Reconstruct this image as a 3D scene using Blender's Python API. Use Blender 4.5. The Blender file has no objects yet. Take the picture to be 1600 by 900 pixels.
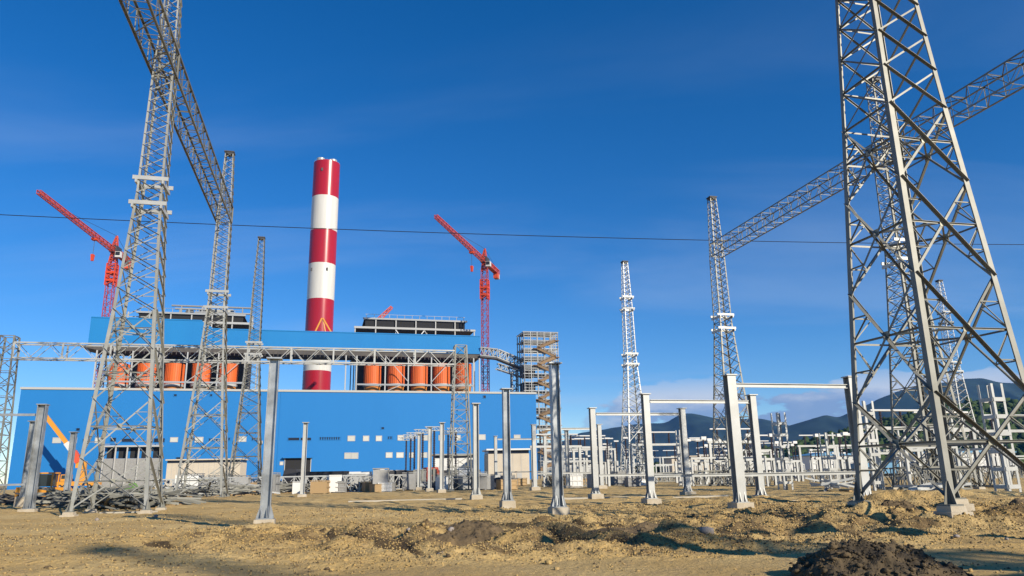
import bpy, math, random
import numpy as np
from mathutils import Vector, Matrix
random.seed(7); RNG = np.random.default_rng(11)
R = math.radians
sc = bpy.context.scene
COL = sc.collection

# ------------------------------------------------------------------ camera
FOC = 1155.0; CAM_H, TILT, ROLL = 1.65, math.atan(293.7 / FOC), R(1.05)          # FOC in pixels of the 1600 px wide photograph
cd = bpy.data.cameras.new('camera'); cam = bpy.data.objects.new('camera', cd); COL.objects.link(cam)
cd.sensor_width = 36.0; cd.lens = 36.0 * FOC / 1600.0
cd.clip_start = 0.1; cd.clip_end = 20000
cam.location = (0, 0, CAM_H); cam.rotation_mode = 'QUATERNION'; cam.rotation_quaternion = (Matrix.Rotation(R(90) + TILT, 3, 'X') @ Matrix.Rotation(-ROLL, 3, 'Z')).to_quaternion()
sc.camera = cam

# ------------------------------------------------------------------ sky and sun
SUN_AZ, SUN_EL = R(134.5), R(24)                     # clockwise from +Y
w = bpy.data.worlds.new('World'); sc.world = w; w.use_nodes = True
nt = w.node_tree; N = nt.nodes; L = nt.links
for n in list(N): N.remove(n)
def nd(t, **k):
    n = N.new(t)
    for a, b in k.items(): setattr(n, a, b)
    return n
def mth(op, a, b=None, c=None):
    n = nd('ShaderNodeMath', operation=op)
    for i, q in enumerate((a, b, c)):
        if q is None: continue
        if isinstance(q, (int, float)): n.inputs[i].default_value = q
        else: L.new(q, n.inputs[i])
    return n.outputs[0]
def sstep(v, a, b):
    n = nd('ShaderNodeMapRange', interpolation_type='SMOOTHSTEP')
    L.new(v, n.inputs[0]); n.inputs[1].default_value = a; n.inputs[2].default_value = b
    return n.outputs[0]
sky = nd('ShaderNodeTexSky', sky_type='NISHITA', sun_disc=False, sun_elevation=SUN_EL, sun_rotation=SUN_AZ,
         altitude=1800.0, air_density=1.0, dust_density=0.0, ozone_density=3.0)
hs = nd('ShaderNodeHueSaturation'); hs.inputs['Saturation'].default_value = 1.34; hs.inputs['Hue'].default_value = 0.506; hs.inputs['Value'].default_value = 1.15
L.new(sky.outputs[0], hs.inputs['Color'])
tc = nd('ShaderNodeTexCoord'); sep = nd('ShaderNodeSeparateXYZ'); L.new(tc.outputs['Generated'], sep.inputs[0])
az = mth('ARCTAN2', sep.outputs[0], sep.outputs[1]); el = mth('ARCSINE', sep.outputs[2])
# thin high wisps
zz = mth('ADD', sep.outputs[2], 0.12)
cx = nd('ShaderNodeCombineXYZ'); L.new(mth('DIVIDE', sep.outputs[0], zz), cx.inputs[0]); L.new(mth('DIVIDE', sep.outputs[1], zz), cx.inputs[1])
mp = nd('ShaderNodeMapping'); L.new(cx.outputs[0], mp.inputs[0]); mp.inputs['Rotation'].default_value = (0, 0, R(62)); mp.inputs['Scale'].default_value = (0.35, 1.0, 1); mp.inputs['Location'].default_value = (3.3, 1.2, 0)
n1 = nd('ShaderNodeTexNoise'); L.new(mp.outputs[0], n1.inputs['Vector']); n1.inputs['Scale'].default_value = 1.15; n1.inputs['Detail'].default_value = 7; n1.inputs['Roughness'].default_value = 0.52; n1.inputs['Distortion'].default_value = 0.6
wisp = mth('MULTIPLY', sstep(n1.outputs[0], 0.47, 0.74), mth('MULTIPLY', 0.20, sstep(el, 0.75, 0.2)))
# low cumulus over the hills
c2 = nd('ShaderNodeCombineXYZ'); L.new(mth('MULTIPLY', az, 9.0), c2.inputs[0]); L.new(mth('MULTIPLY', el, 24.0), c2.inputs[1]); c2.inputs[2].default_value = 4.7
n2 = nd('ShaderNodeTexNoise'); L.new(c2.outputs[0], n2.inputs['Vector']); n2.inputs['Scale'].default_value = 1.0; n2.inputs['Detail'].default_value = 8; n2.inputs['Roughness'].default_value = 0.55
band = mth('MULTIPLY', sstep(el, 0.02, 0.06), sstep(el, 0.135, 0.085))
azm = sstep(az, 0.04, 0.16)
cum = mth('MULTIPLY', sstep(mth('ADD', n2.outputs[0], mth('MULTIPLY', mth('MULTIPLY', band, azm), 0.26)), 0.645, 0.70), mth('MULTIPLY', band, azm))
cum = mth('MULTIPLY', cum, 0.9)
ctop = nd('ShaderNodeMix', data_type='RGBA'); L.new(sstep(mth('ADD', el, mth('MULTIPLY', mth('SUBTRACT', n2.outputs[0], 0.5), 0.16)), 0.07, 0.115), ctop.inputs[0])
ctop.inputs[6].default_value = (2.2, 3.2, 5.2, 1); ctop.inputs[7].default_value = (6.0, 6.3, 6.9, 1)
m1 = nd('ShaderNodeMix', data_type='RGBA'); L.new(wisp, m1.inputs[0]); L.new(hs.outputs[0], m1.inputs[6]); m1.inputs[7].default_value = (4.6, 5.6, 7.2, 1)
m2 = nd('ShaderNodeMix', data_type='RGBA'); L.new(cum, m2.inputs[0]); L.new(m1.outputs[2], m2.inputs[6]); L.new(ctop.outputs[2], m2.inputs[7])
bg = nd('ShaderNodeBackground'); L.new(m2.outputs[2], bg.inputs[0]); bg.inputs[1].default_value = 0.099
wo = nd('ShaderNodeOutputWorld'); L.new(bg.outputs[0], wo.inputs[0])

TOSUN = Vector((math.sin(SUN_AZ) * math.cos(SUN_EL), math.cos(SUN_AZ) * math.cos(SUN_EL), math.sin(SUN_EL)))
sd = bpy.data.lights.new('sun', 'SUN'); sd.energy = 5.0; sd.angle = R(0.53); sd.color = (1.0, 0.90, 0.74)
so = bpy.data.objects.new('sun', sd); COL.objects.link(so); so.rotation_euler = TOSUN.to_track_quat('Z', 'Y').to_euler(); so.location = (60, -50, 80)
vs = sc.view_settings; vs.view_transform = 'Standard'; vs.look = 'None'; vs.exposure = 0.34; vs.gamma = 1.0; vs.use_curve_mapping = False
sc.cycles.max_bounces = 5; sc.cycles.diffuse_bounces = 1; sc.cycles.glossy_bounces = 2; sc.cycles.volume_bounces = 0
sc.cycles.use_denoising = True

# ------------------------------------------------------------------ photograph pixel -> direction
ST, CT = math.sin(TILT), math.cos(TILT)
SR, CR = math.sin(ROLL), math.cos(ROLL)
def uv(px, py):
    a, b = (px - 800) / FOC, (450 - py) / FOC
    return a * CR + b * SR, -a * SR + b * CR
def T(py, px):
    v = uv(px, py)[1]
    return (ST + v * CT) / (CT - v * ST)
def at(px, py, Y):                                  # point on the pixel's ray at distance Y (needs a distance from elsewhere)
    u, v = uv(px, py); k = CT - v * ST
    return Vector((u * Y / k, Y, CAM_H + Y * T(py, px)))
def post_fit(px, pb, pt, H):                        # a post of known height H: its distance and the ground level below it
    Y = H / (T(pt, px) - T(pb, px)); p = at(px, pb, Y)
    return p.x, Y, p.z

# ------------------------------------------------------------------ helpers: names, meshes
MATS = {}
def tag(o, label, cat, group=None, kind=None):
    o['label'] = label
    if cat: o['category'] = cat
    if group: o['group'] = group
    if kind: o['kind'] = kind
    return o
def empty(name, loc=(0, 0, 0), rz=0.0):
    o = bpy.data.objects.new(name, None); COL.objects.link(o); o.location = loc; o.rotation_euler = (0, 0, rz)
    o.empty_display_size = 0.3
    return o
def link(name, me, parent=None):
    o = bpy.data.objects.new(name, me); COL.objects.link(o)
    if parent is not None: o.parent = parent
    return o
KIDS = {}
def copy_tree(o, parent=None):
    c = o.copy(); COL.objects.link(c); c.parent = parent
    for ch in o.children: copy_tree(ch, c)
    return c
class MB:
    def __init__(s): s.v = []; s.f = []
    def add(s, vs_, fs):
        b = len(s.v); s.v += [tuple(q) for q in vs_]; s.f += [tuple(i + b for i in f) for f in fs]; return s
    def box(s, x0, x1, y0, y1, z0, z1):
        return s.add([(x0,y0,z0),(x1,y0,z0),(x1,y1,z0),(x0,y1,z0),(x0,y0,z1),(x1,y0,z1),(x1,y1,z1),(x0,y1,z1)],
                     [(3,2,1,0),(4,5,6,7),(0,1,5,4),(1,2,6,5),(2,3,7,6),(3,0,4,7)])
    def frust(s, cx, cy, z0, z1, a0, b0, a1, b1):       # block with a smaller top (half sizes)
        return s.add([(cx-a0,cy-b0,z0),(cx+a0,cy-b0,z0),(cx+a0,cy+b0,z0),(cx-a0,cy+b0,z0),(cx-a1,cy-b1,z1),(cx+a1,cy-b1,z1),(cx+a1,cy+b1,z1),(cx-a1,cy+b1,z1)],
                     [(3,2,1,0),(4,5,6,7),(0,1,5,4),(1,2,6,5),(2,3,7,6),(3,0,4,7)])
    def bar(s, p, q, w_, h_=None, up=(0, 0, 1)):
        p = Vector(p); q = Vector(q); h_ = h_ or w_
        z = (q - p)
        if z.length < 1e-6: return s
        z.normalize(); u = Vector(up)
        if abs(z.dot(u)) > 0.98: u = Vector((0, 1, 0)) if abs(z.y) < .9 else Vector((1, 0, 0))
        x = z.cross(u).normalized(); y = x.cross(z)
        a = x * (w_ / 2); b = y * (h_ / 2)
        return s.add([p-a-b, p+a-b, p+a+b, p-a+b, q-a-b, q+a-b, q+a+b, q-a+b],
                     [(3,2,1,0),(4,5,6,7),(0,1,5,4),(1,2,6,5),(2,3,7,6),(3,0,4,7)])
    def cyl(s, p, q, r0, r1=None, n=12, caps=True):
        p = Vector(p); q = Vector(q); r1 = r0 if r1 is None else r1
        z = (q - p).normalized(); u = Vector((0, 0, 1)) if abs(z.z) < .95 else Vector((1, 0, 0))
        x = z.cross(u).normalized(); y = z.cross(x)
        vs_ = [p + (x * math.cos(t) + y * math.sin(t)) * r0 for t in [2*math.pi*i/n for i in range(n)]]
        vs_ += [q + (x * math.cos(t) + y * math.sin(t)) * r1 for t in [2*math.pi*i/n for i in range(n)]]
        fs = [(i, (i+1) % n, n + (i+1) % n, n + i) for i in range(n)]
        if caps: fs += [tuple(range(n-1, -1, -1)), tuple(range(n, 2*n))]
        return s.add(vs_, fs)
    def prism(s, pts, y0, y1):                           # outline in xz extruded along y
        n = len(pts)
        return s.add([(x, y0, z) for x, z in pts] + [(x, y1, z) for x, z in pts],
                     [tuple(range(n)), tuple(range(2*n-1, n-1, -1))] + [(i, n+i, n+(i+1) % n, (i+1) % n) for i in range(n)])
    def truss(s, p, q, w0, w1, n, t, up=(0, 0, 1), chord=None, faces=(0, 1, 2, 3), vert=True):
        p = Vector(p); q = Vector(q); z = (q - p).normalized(); u = Vector(up)
        if abs(z.dot(u)) > .95: u = Vector((0, 1, 0))
        x = z.cross(u).normalized(); y = x.cross(z); cs = [(-1,-1),(1,-1),(1,1),(-1,1)]
        def cn(i, k):
            f = k / n; h = (w0 + (w1 - w0) * f) / 2
            return p + (q - p) * f + x * (cs[i % 4][0] * h) + y * (cs[i % 4][1] * h)
        for i in range(4): s.bar(cn(i, 0), cn(i, n), chord or t * 1.5)
        for i in faces:
            for k in range(n):
                a, b = (i, i+1) if k % 2 else (i+1, i)
                s.bar(cn(a, k), cn(b, k+1), t)
                if vert: s.bar(cn(i, k+1), cn(i+1, k+1), t)
        return s
    def mesh(s, mat, smooth=False):
        me = bpy.data.meshes.new('m'); me.from_pydata(s.v, [], s.f); me.update()
        if mat: me.materials.append(MATS[mat])
        if smooth: me.polygons.foreach_set('use_smooth', [True] * len(me.polygons))
        return me
    def build(s, name, mat, parent=None, smooth=False):
        return link(name, s.mesh(mat, smooth), parent)
def auto_smooth(o, ang=40):
    m = o.modifiers.new('split', 'EDGE_SPLIT'); m.split_angle = R(ang)
    o.data.polygons.foreach_set('use_smooth', [True] * len(o.data.polygons)); return o

# ------------------------------------------------------------------ materials
def material(name, base, rough=0.7, metal=0.0, var=None, scale=1.0, amount=0.5, bump=0.0, bscale=None, spec=0.4, wave=None, obj_var=0.0, detail=6, stretch=None):
    m = bpy.data.materials.new(name); m.use_nodes = True; t = m.node_tree; n = t.nodes; l = t.links
    b = n['Principled BSDF']; b.inputs['Roughness'].default_value = rough; b.inputs['Metallic'].default_value = metal
    b.inputs['Specular IOR Level'].default_value = spec
    b.inputs['Base Color'].default_value = (*base, 1)
    co = n.new('ShaderNodeTexCoord')
    out = None
    if var is not None:
        ns = n.new('ShaderNodeTexNoise'); ns.inputs['Scale'].default_value = scale; ns.inputs['Detail'].default_value = detail; ns.inputs['Roughness'].default_value = 0.6
        gm = n.new('ShaderNodeNewGeometry'); mpn = n.new('ShaderNodeMapping'); mpn.inputs['Scale'].default_value = stretch or (1, 1, 1); l.new(gm.outputs['Position'], mpn.inputs[0]); l.new(mpn.outputs[0], ns.inputs['Vector'])
        rp = n.new('ShaderNodeMapRange'); l.new(ns.outputs[0], rp.inputs[0]); rp.inputs[1].default_value = .5 - amount * .5; rp.inputs[2].default_value = .5 + amount * .5
        mx = n.new('ShaderNodeMix'); mx.data_type = 'RGBA'; l.new(rp.outputs[0], mx.inputs[0]); mx.inputs[6].default_value = (*base, 1); mx.inputs[7].default_value = (*var, 1)
        out = mx.outputs[2]
    if obj_var:
        oi = n.new('ShaderNodeObjectInfo'); hv = n.new('ShaderNodeHueSaturation')
        r2 = n.new('ShaderNodeMapRange'); l.new(oi.outputs['Random'], r2.inputs[0]); r2.inputs[3].default_value = 1 - obj_var; r2.inputs[4].default_value = 1 + obj_var
        l.new(r2.outputs[0], hv.inputs['Value'])
        if out: l.new(out, hv.inputs['Color'])
        else: hv.inputs['Color'].default_value = (*base, 1)
        out = hv.outputs[0]
    if out: l.new(out, b.inputs['Base Color'])
    if bump or wave:
        bp = n.new('ShaderNodeBump'); bp.inputs['Strength'].default_value = bump or 0.4; bp.inputs['Distance'].default_value = 0.05
        if wave:
            wv = n.new('ShaderNodeTexWave'); wv.bands_direction = 'X'; wv.inputs['Scale'].default_value = wave; wv.wave_profile = 'SIN'
            l.new(co.outputs['Object'], wv.inputs['Vector']); l.new(wv.outputs['Fac'], bp.inputs['Height'])
        else:
            nb = n.new('ShaderNodeTexNoise'); nb.inputs['Scale'].default_value = bscale or scale * 4; nb.inputs['Detail'].default_value = 8
            gm2 = n.new('ShaderNodeNewGeometry'); l.new(gm2.outputs['Position'], nb.inputs['Vector']); l.new(nb.outputs[0], bp.inputs['Height'])
        l.new(bp.outputs[0], b.inputs['Normal'])
    MATS[name] = m
    return m
material('galv', (.235, .235, .21), .5, .25, (.15, .147, .122), 1.3, .5, obj_var=.14)
material('galv_white', (.48, .49, .475), .42, .2, (.36, .36, .335), 1.1, .6, obj_var=.08)
material('galv_mottle', (.47, .49, .50), .36, .45, (.17, .18, .185), .9, .4)
material('galv_mid', (.36, .365, .34), .5, .25, (.25, .25, .22), 1.3, .5, obj_var=.12)
material('gusset', (.33, .32, .25), .5, .3)
material('concrete', (.52, .46, .36), .9, 0, (.36, .30, .21), 2.5, .6, bump=.4, bscale=25)
material('pale_concrete', (.50, .46, .38), .9, 0, (.40, .36, .28), .8, .6)
material('blue_clad', (.014, .175, .48), .62, 0, (.011, .160, .45), .06, .5, stretch=(1, 1, .12), wave=2.4, bump=.25, spec=.25)
material('blue_clad_top', (.012, .195, .48), .62, 0, (.010, .172, .44), .06, .5, stretch=(1, 1, .12), wave=2.4, bump=.25, spec=.25)
material('window_pale', (.50, .50, .46), .3, 0, obj_var=.15)
material('window_dark', (.012, .016, .03), .25)
material('frame_grey', (.40, .40, .38), .6)
material('dark_void', (.02, .02, .02), .9)
material('rust_steel', (.11, .095, .08), .75, 0, (.055, .05, .045), .4, .6)
material('silo_orange', (.74, .145, .02), .55, 0, (.56, .10, .018), .5, .5, stretch=(1, 1, .12), obj_var=.05)
material('silo_yellow', (.55, .20, .04), .6)
material('white_steel', (.62, .62, .60), .5, 0, obj_var=.08)
material('grey_steel', (.30, .31, .31), .55, .2, obj_var=.18)
material('dark_steel', (.06, .06, .065), .6, .2, obj_var=.2)
material('red_paint', (.40, .012, .022), .27, 0, (.30, .012, .02), .35, .5, stretch=(1, 1, .06))
material('white_paint', (.66, .655, .61), .27, 0, (.53, .51, .46), .35, .5, stretch=(1, 1, .06))
material('crane_red', (.48, .06, .028), .5, 0)
material('crane_mast', (.36, .06, .08), .5, 0)
material('crane_cage', (.60, .06, .015), .5, 0)
material('yellow_paint', (.62, .27, .03), .45, 0)
material('orange_red', (.60, .08, .03), .5)
material('black_rubber', (.012, .012, .013), .8)
material('black_tarp', (.012, .013, .016), .55, 0, (.03, .03, .035), 1.0, .6)
material('beige_wall', (.56, .50, .40), .85, 0, (.48, .42, .33), .5, .6)
material('blue_roof', (.10, .26, .42), .5)
material('insulator', (.045, .03, .03), .25)
material('plywood', (.38, .26, .13), .8, obj_var=.2)
material('crate_grey', (.34, .34, .33), .75, 0, (.20, .20, .19), 1.5, .7, obj_var=.25)
material('crate_white', (.66, .66, .63), .6, obj_var=.1)
material('scaffold_brown', (.21, .135, .07), .75, obj_var=.2)
material('tarp_green', (.10, .20, .05), .7)
material('soil_dark', (.20, .14, .072), .95, 0, (.055, .04, .023), 2.0, .45, bump=.8, bscale=14)
material('cable', (.01, .01, .012), .6)
material('rock', (.34, .30, .27), .85, 0, (.24, .20, .17), 4, .6, bump=.5, bscale=18)
material('soil_black', (.024, .019, .013), .95, 0, (.17, .12, .06), 1.6, .34, bump=.8, bscale=14)
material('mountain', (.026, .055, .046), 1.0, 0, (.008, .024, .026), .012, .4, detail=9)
material('forest', (.040, .070, .014), .9, 0, (.018, .040, .010), .05, .7)
material('leaf', (.050, .085, .016), .9, 0, (.022, .045, .010), .09, .7)
material('cab_glass', (.02, .03, .04), .08)

# ground: sandy fill with darker moist soil, painted shade streaks, tyre-worn pale tracks
def ground_material():
    m = bpy.data.materials.new('ground'); m.use_nodes = True; t = m.node_tree; n = t.nodes; l = t.links
    b = n['Principled BSDF']; b.inputs['Roughness'].default_value = .97; b.inputs['Specular IOR Level'].default_value = .15
    g = n.new('ShaderNodeNewGeometry')
    def noise(sc_, det=8, ro=.6, vec=None):
        q = n.new('ShaderNodeTexNoise'); q.inputs['Scale'].default_value = sc_; q.inputs['Detail'].default_value = det; q.inputs['Roughness'].default_value = ro
        l.new(vec or g.outputs['Position'], q.inputs['Vector']); return q.outputs[0]
    def mr(v, a, b_):
        q = n.new('ShaderNodeMapRange'); q.interpolation_type = 'SMOOTHSTEP'; l.new(v, q.inputs[0]); q.inputs[1].default_value = a; q.inputs[2].default_value = b_; return q.outputs[0]
    def mix(f, a, b_):
        q = n.new('ShaderNodeMix'); q.data_type = 'RGBA'; l.new(f, q.inputs[0])
        for i, c in ((6, a), (7, b_)):
            if isinstance(c, tuple): q.inputs[i].default_value = (*c, 1)
            else: l.new(c, q.inputs[i])
        return q.outputs[2]
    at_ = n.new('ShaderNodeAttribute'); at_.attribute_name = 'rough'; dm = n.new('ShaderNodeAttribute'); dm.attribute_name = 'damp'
    c = mix(mr(noise(.22), .38, .66), (.54, .365, .142), (.64, .46, .20))
    c = mix(mr(noise(1.7), .50, .72), c, (.48, .33, .15))
    ad = n.new('ShaderNodeMath'); ad.operation = 'MULTIPLY_ADD'; l.new(at_.outputs['Fac'], ad.inputs[0]); ad.inputs[1].default_value = .22; l.new(noise(.9, 10, .7), ad.inputs[2])
    c = mix(mr(ad.outputs[0], .60, .80), c, (.20, .135, .065))
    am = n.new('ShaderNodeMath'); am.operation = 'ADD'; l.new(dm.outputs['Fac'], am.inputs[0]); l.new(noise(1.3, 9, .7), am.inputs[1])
    c = mix(mr(am.outputs[0], .78, 1.0), c, (.10, .07, .038))  # streaks of shade painted into the sand as dark brown
    c = mix(mr(noise(9, 4, .7), .60, .74), c, (.27, .185, .09))
    c = mix(mr(noise(26, 3, .7), .62, .70), c, (.60, .50, .33))
    l.new(c, b.inputs['Base Color'])
    bp = n.new('ShaderNodeBump'); bp.inputs['Strength'].default_value = 1.0; bp.inputs['Distance'].default_value = .12
    l.new(noise(7, 10, .68), bp.inputs['Height']); l.new(bp.outputs[0], b.inputs['Normal'])
    MATS['ground'] = m
ground_material()
# ------------------------------------------------------------------ yard layout (metres), axis of the switchyard turned 11.5 degrees
AX = R(13.8); E1 = Vector((math.cos(AX), math.sin(AX), 0)); E2 = Vector((-math.sin(AX), math.cos(AX), 0))
SINGLES = [  # base pixel x, base y, top y, height
    (413, 825, 560, 6.8), (873, 805, 567, 6.8), (793, 792, 607, 6.8), (744, 781, 630, 6.8), (472, 776, 660, 6.6),
    (690, 768, 660, 6.8), (671, 766, 667, 6.8), (654, 764, 678, 6.8), (888, 762, 672, 6.6),
    (36, 781, 658, 5.5), (102, 786, 675, 5.5)]
PORTALS = [(1158, 796, 585, 6.8), (1018, 788, 615, 6.8), (931, 779, 637, 6.8), (836, 766, 663, 6.8), (775, 757, 681, 6.8)]
BATTEN = [(1577, 778, 600, 6.9), (1368, 768, 627, 6.9), (1228, 766, 645, 6.9), (1070, 763, 672, 6.6), (1004, 760, 682, 6.6), (953, 758, 692, 6.6)]
TOWER_A = Vector((-23.4, 45.2, -.02)); TOWER_F = Vector((13.9, 24.5, .42))
ctrl = [(0, 0, 0), (0, 8, 0), (0, 13, 0), (-8, 14, .0), (8, 14, .0), (-14, 22, 0), (3, 20, 0), (13.9, 24.5, .12), (12, 22, 0), (17, 30, .1),
        (25, 29, .1), (14, 18.2, 0), (-23.4, 45.2, -.1), (-5, 60, 0), (28, 60, 0), (-40, 60, 0), (30, 45, 0)]
POSTXY = []
for q in SINGLES + PORTALS:
    x, y, z = post_fit(*q); POSTXY.append((x, y, z)); ctrl.append((x, y, max(-.2, min(.15, z))))
for q in BATTEN[:3]:
    x, y, z = post_fit(*q); ctrl.append((x, y, max(-.3, min(.4, z))))
CTRL = np.array(ctrl)
def frac(a): return a - np.floor(a)
def vnoise(x, y, s):
    ix = np.floor(x); iy = np.floor(y); fx = x - ix; fy = y - iy
    h = lambda a, b: frac(np.sin(a * 127.1 + b * 311.7 + s * 74.7) * 43758.5453)
    ux = fx * fx * (3 - 2 * fx); uy = fy * fy * (3 - 2 * fy)
    return (h(ix, iy) * (1 - ux) + h(ix + 1, iy) * ux) * (1 - uy) + (h(ix, iy + 1) * (1 - ux) + h(ix + 1, iy + 1) * ux) * uy
def fbm(x, y, s, o=4, g=.5):
    t = 0; a = 1; n = 0
    for i in range(o):
        t = t + a * vnoise(x * 2 ** i + i * 17.3, y * 2 ** i - i * 9.1, s + i); n += a; a *= g
    return t / n - .5
def gbase(x, y):
    x = np.asarray(x, float); y = np.asarray(y, float)
    num = np.zeros_like(x); den = np.full_like(x, 2e-5)
    for cx_, cy_, cz_ in CTRL:
        wt = 1.0 / ((x - cx_) ** 2 + (y - cy_) ** 2 + 3.0) ** 1.6
        num += wt * cz_; den += wt
    return num / den
def gauss(x, y, cx_, cy_, sx, sy, rot=0.0):
    dx = x - cx_; dy = y - cy_; c, s = math.cos(rot), math.sin(rot); a = dx * c + dy * s; b = -dx * s + dy * c
    return np.exp(-(a / sx) ** 2 - (b / sy) ** 2)
def roughness(x, y):
    r = gauss(x, y, 4, 24, 9, 6, .1) * 1.0 + gauss(x, y, 14, 27, 6, 6) * .9 + gauss(x, y, -6, 24, 6, 3.5, -.25) * .7 + gauss(x, y, 15, 42, 22, 9) * .55 + gauss(x, y, 0, 70, 60, 18) * .35
    r = r + gauss(x, y, 1.5, 18, 6, 2, .1) * .5
    r = r - gauss(x, y, 16, 16.5, 7, 1.8, .12) * .8 - gauss(x, y, 1.8, 13.2, 3.5, 1.6, .05) * .8
    return np.clip(r + .12, .05, 1.0)
def pix_ground(px, py):
    Y = CAM_H / -T(py, px); p = at(px, py, Y); return (p.x, p.y)
SHADE_LINES = [[(425, 818), (520, 815), (620, 815)], [(470, 832), (540, 845), (600, 850), (660, 868)], [(620, 830), (690, 838), (760, 846), (830, 842)], [(850, 838), (920, 850), (1000, 846)], [(1000, 800), (1120, 806), (1220, 800)], [(560, 800), (700, 800), (790, 797)], [(880, 822), (1010, 826), (1080, 832)], [(1350, 800), (1395, 806), (1440, 800)], [(240, 848), (300, 856), (330, 858)]]  # lines of foreground shade, painted dark and hollowed into the ground
SHADE_SEGS = [(pix_ground(*a), pix_ground(*b)) for d in SHADE_LINES for a, b in zip(d, d[1:])]
def shade_streak(x, y):  # mask of the painted shade streaks, wobbly along each line
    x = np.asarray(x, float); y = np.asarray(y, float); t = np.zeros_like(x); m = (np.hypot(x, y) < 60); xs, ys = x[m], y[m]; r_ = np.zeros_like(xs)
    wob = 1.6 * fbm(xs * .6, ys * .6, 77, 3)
    for (ax_, ay_), (bx_, by_) in SHADE_SEGS:
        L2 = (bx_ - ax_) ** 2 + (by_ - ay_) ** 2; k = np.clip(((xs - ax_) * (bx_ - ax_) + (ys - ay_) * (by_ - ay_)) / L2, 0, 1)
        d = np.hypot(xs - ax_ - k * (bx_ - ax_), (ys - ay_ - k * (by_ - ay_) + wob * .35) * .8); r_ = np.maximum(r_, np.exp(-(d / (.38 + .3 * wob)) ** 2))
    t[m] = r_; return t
MOUNDS = [(11.2, 24.6, 1.3, .9, .45, .3), (12.2, 22.3, 1.5, .8, .2, 0), (-1.2, 20.8, 1.9, 1.1, .30, .2), (3.6, 19.0, 1.3, .8, .22, .2), (5.6, 20.6, 2.2, .8, .20, .1), (-5.5, 23.5, 3.0, .9, .26, -.3),
          (-3.6, 19.6, 1.8, .7, .2, -.4), (2.4, 17.0, 1.2, .7, .22, .4), (17.0, 24.6, 1.4, .9, .35, .2), (-8, 28, 4, 1.2, .22, -.1), (1, 27, 4, 1.1, .18, .15), (19, 38, 3, 1.5, .5, .1), (24, 44, 5, 1.6, .5, .2), (13, 45, 4, 1.4, .3, .2)]
def ground_np(x, y):
    x = np.asarray(x, float); y = np.asarray(y, float); d = np.hypot(x, y)
    r = roughness(x, y); near = 1 / (1 + (d / 120.) ** 4)
    z = gbase(x, y)
    for a, b, sx, sy, h, ro in MOUNDS: z = z + h * gauss(x, y, a, b, sx, sy, ro) * (0.75 + 1.0 * (fbm(x * 1.3, y * 1.3, 31, 3) + .2))
    rid = np.abs(fbm(x * .55, y * .9, 5, 4)) * 2
    z = z + near * ((fbm(x * .16, y * .22, 1, 3)) * .22 + r * (fbm(x * .8, y * 1.1, 2, 4) * .72 - rid * .42 + .10) + r * fbm(x * 3.4, y * 3.4, 3, 3, .6) * .17 - .28 * shade_streak(x, y) + .02 * fbm(x * 5, y * 5, 9, 2))
    # wheel ruts worn across the fill
    for k, (oy, sl) in enumerate(((15.7, .11), (17.6, .11), (26.5, .05), (28.4, .05))):
        c = y - oy - sl * x + .5 * np.sin(x * .21 + k)
        z = z - near * .05 * np.exp(-(c / .22) ** 2) + near * .03 * np.exp(-((np.abs(c) - .42) / .16) ** 2)
    return z
def gz(x, y): return float(ground_np(np.array([x]), np.array([y]))[0])

def make_ground():
    fine = np.linspace(-R(47), R(47), 620); coarse = np.linspace(R(47), 2 * math.pi - R(47), 60)[1:-1]
    th = np.concatenate([fine, coarse]); nT = len(th)
    rr = np.concatenate([np.linspace(.6, 9, 22)[:-1], np.geomspace(9, 60, 420)[:-1], np.geomspace(60, 400, 130)[:-1], np.geomspace(400, 9000, 30)])
    nr = len(rr); RR, TH = np.meshgrid(rr, th, indexing='ij'); X = RR * np.sin(TH); Y = RR * np.cos(TH)
    Z = ground_np(X.ravel(), Y.ravel())
    co = np.stack([X.ravel(), Y.ravel(), Z], 1)
    i = np.arange(nr - 1)[:, None] * nT; j = np.arange(nT)[None, :]; j2 = (j + 1) % nT
    q = np.stack([i + j, i + nT + j, i + nT + j2, i + j2], -1).reshape(-1, 4)[:, ::-1]
    me = bpy.data.meshes.new('ground'); me.vertices.add(len(co) + 1); c2_ = np.vstack([co, [[0, 0, float(Z[:nT].mean())]]]); me.vertices.foreach_set('co', c2_.ravel())
    tri = np.stack([np.full(nT, len(co)), (np.arange(nT) + 1) % nT, np.arange(nT)], 1)
    me.loops.add(q.size + tri.size); me.loops.foreach_set('vertex_index', np.concatenate([q.ravel(), tri.ravel()]))
    me.polygons.add(len(q) + nT); ls = np.concatenate([np.arange(len(q)) * 4, q.size + np.arange(nT) * 3])
    me.polygons.foreach_set('loop_start', ls); me.polygons.foreach_set('use_smooth', np.ones(len(ls), bool))
    me.update(calc_edges=True); me.validate()
    a = me.attributes.new('rough', 'FLOAT', 'POINT'); a.data.foreach_set('value', roughness(c2_[:, 0], c2_[:, 1]))
    a = me.attributes.new('damp', 'FLOAT', 'POINT'); a.data.foreach_set('value', shade_streak(c2_[:, 0], c2_[:, 1]))
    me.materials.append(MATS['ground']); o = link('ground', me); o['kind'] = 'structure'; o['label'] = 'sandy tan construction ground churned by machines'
    return o
make_ground()

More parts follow.
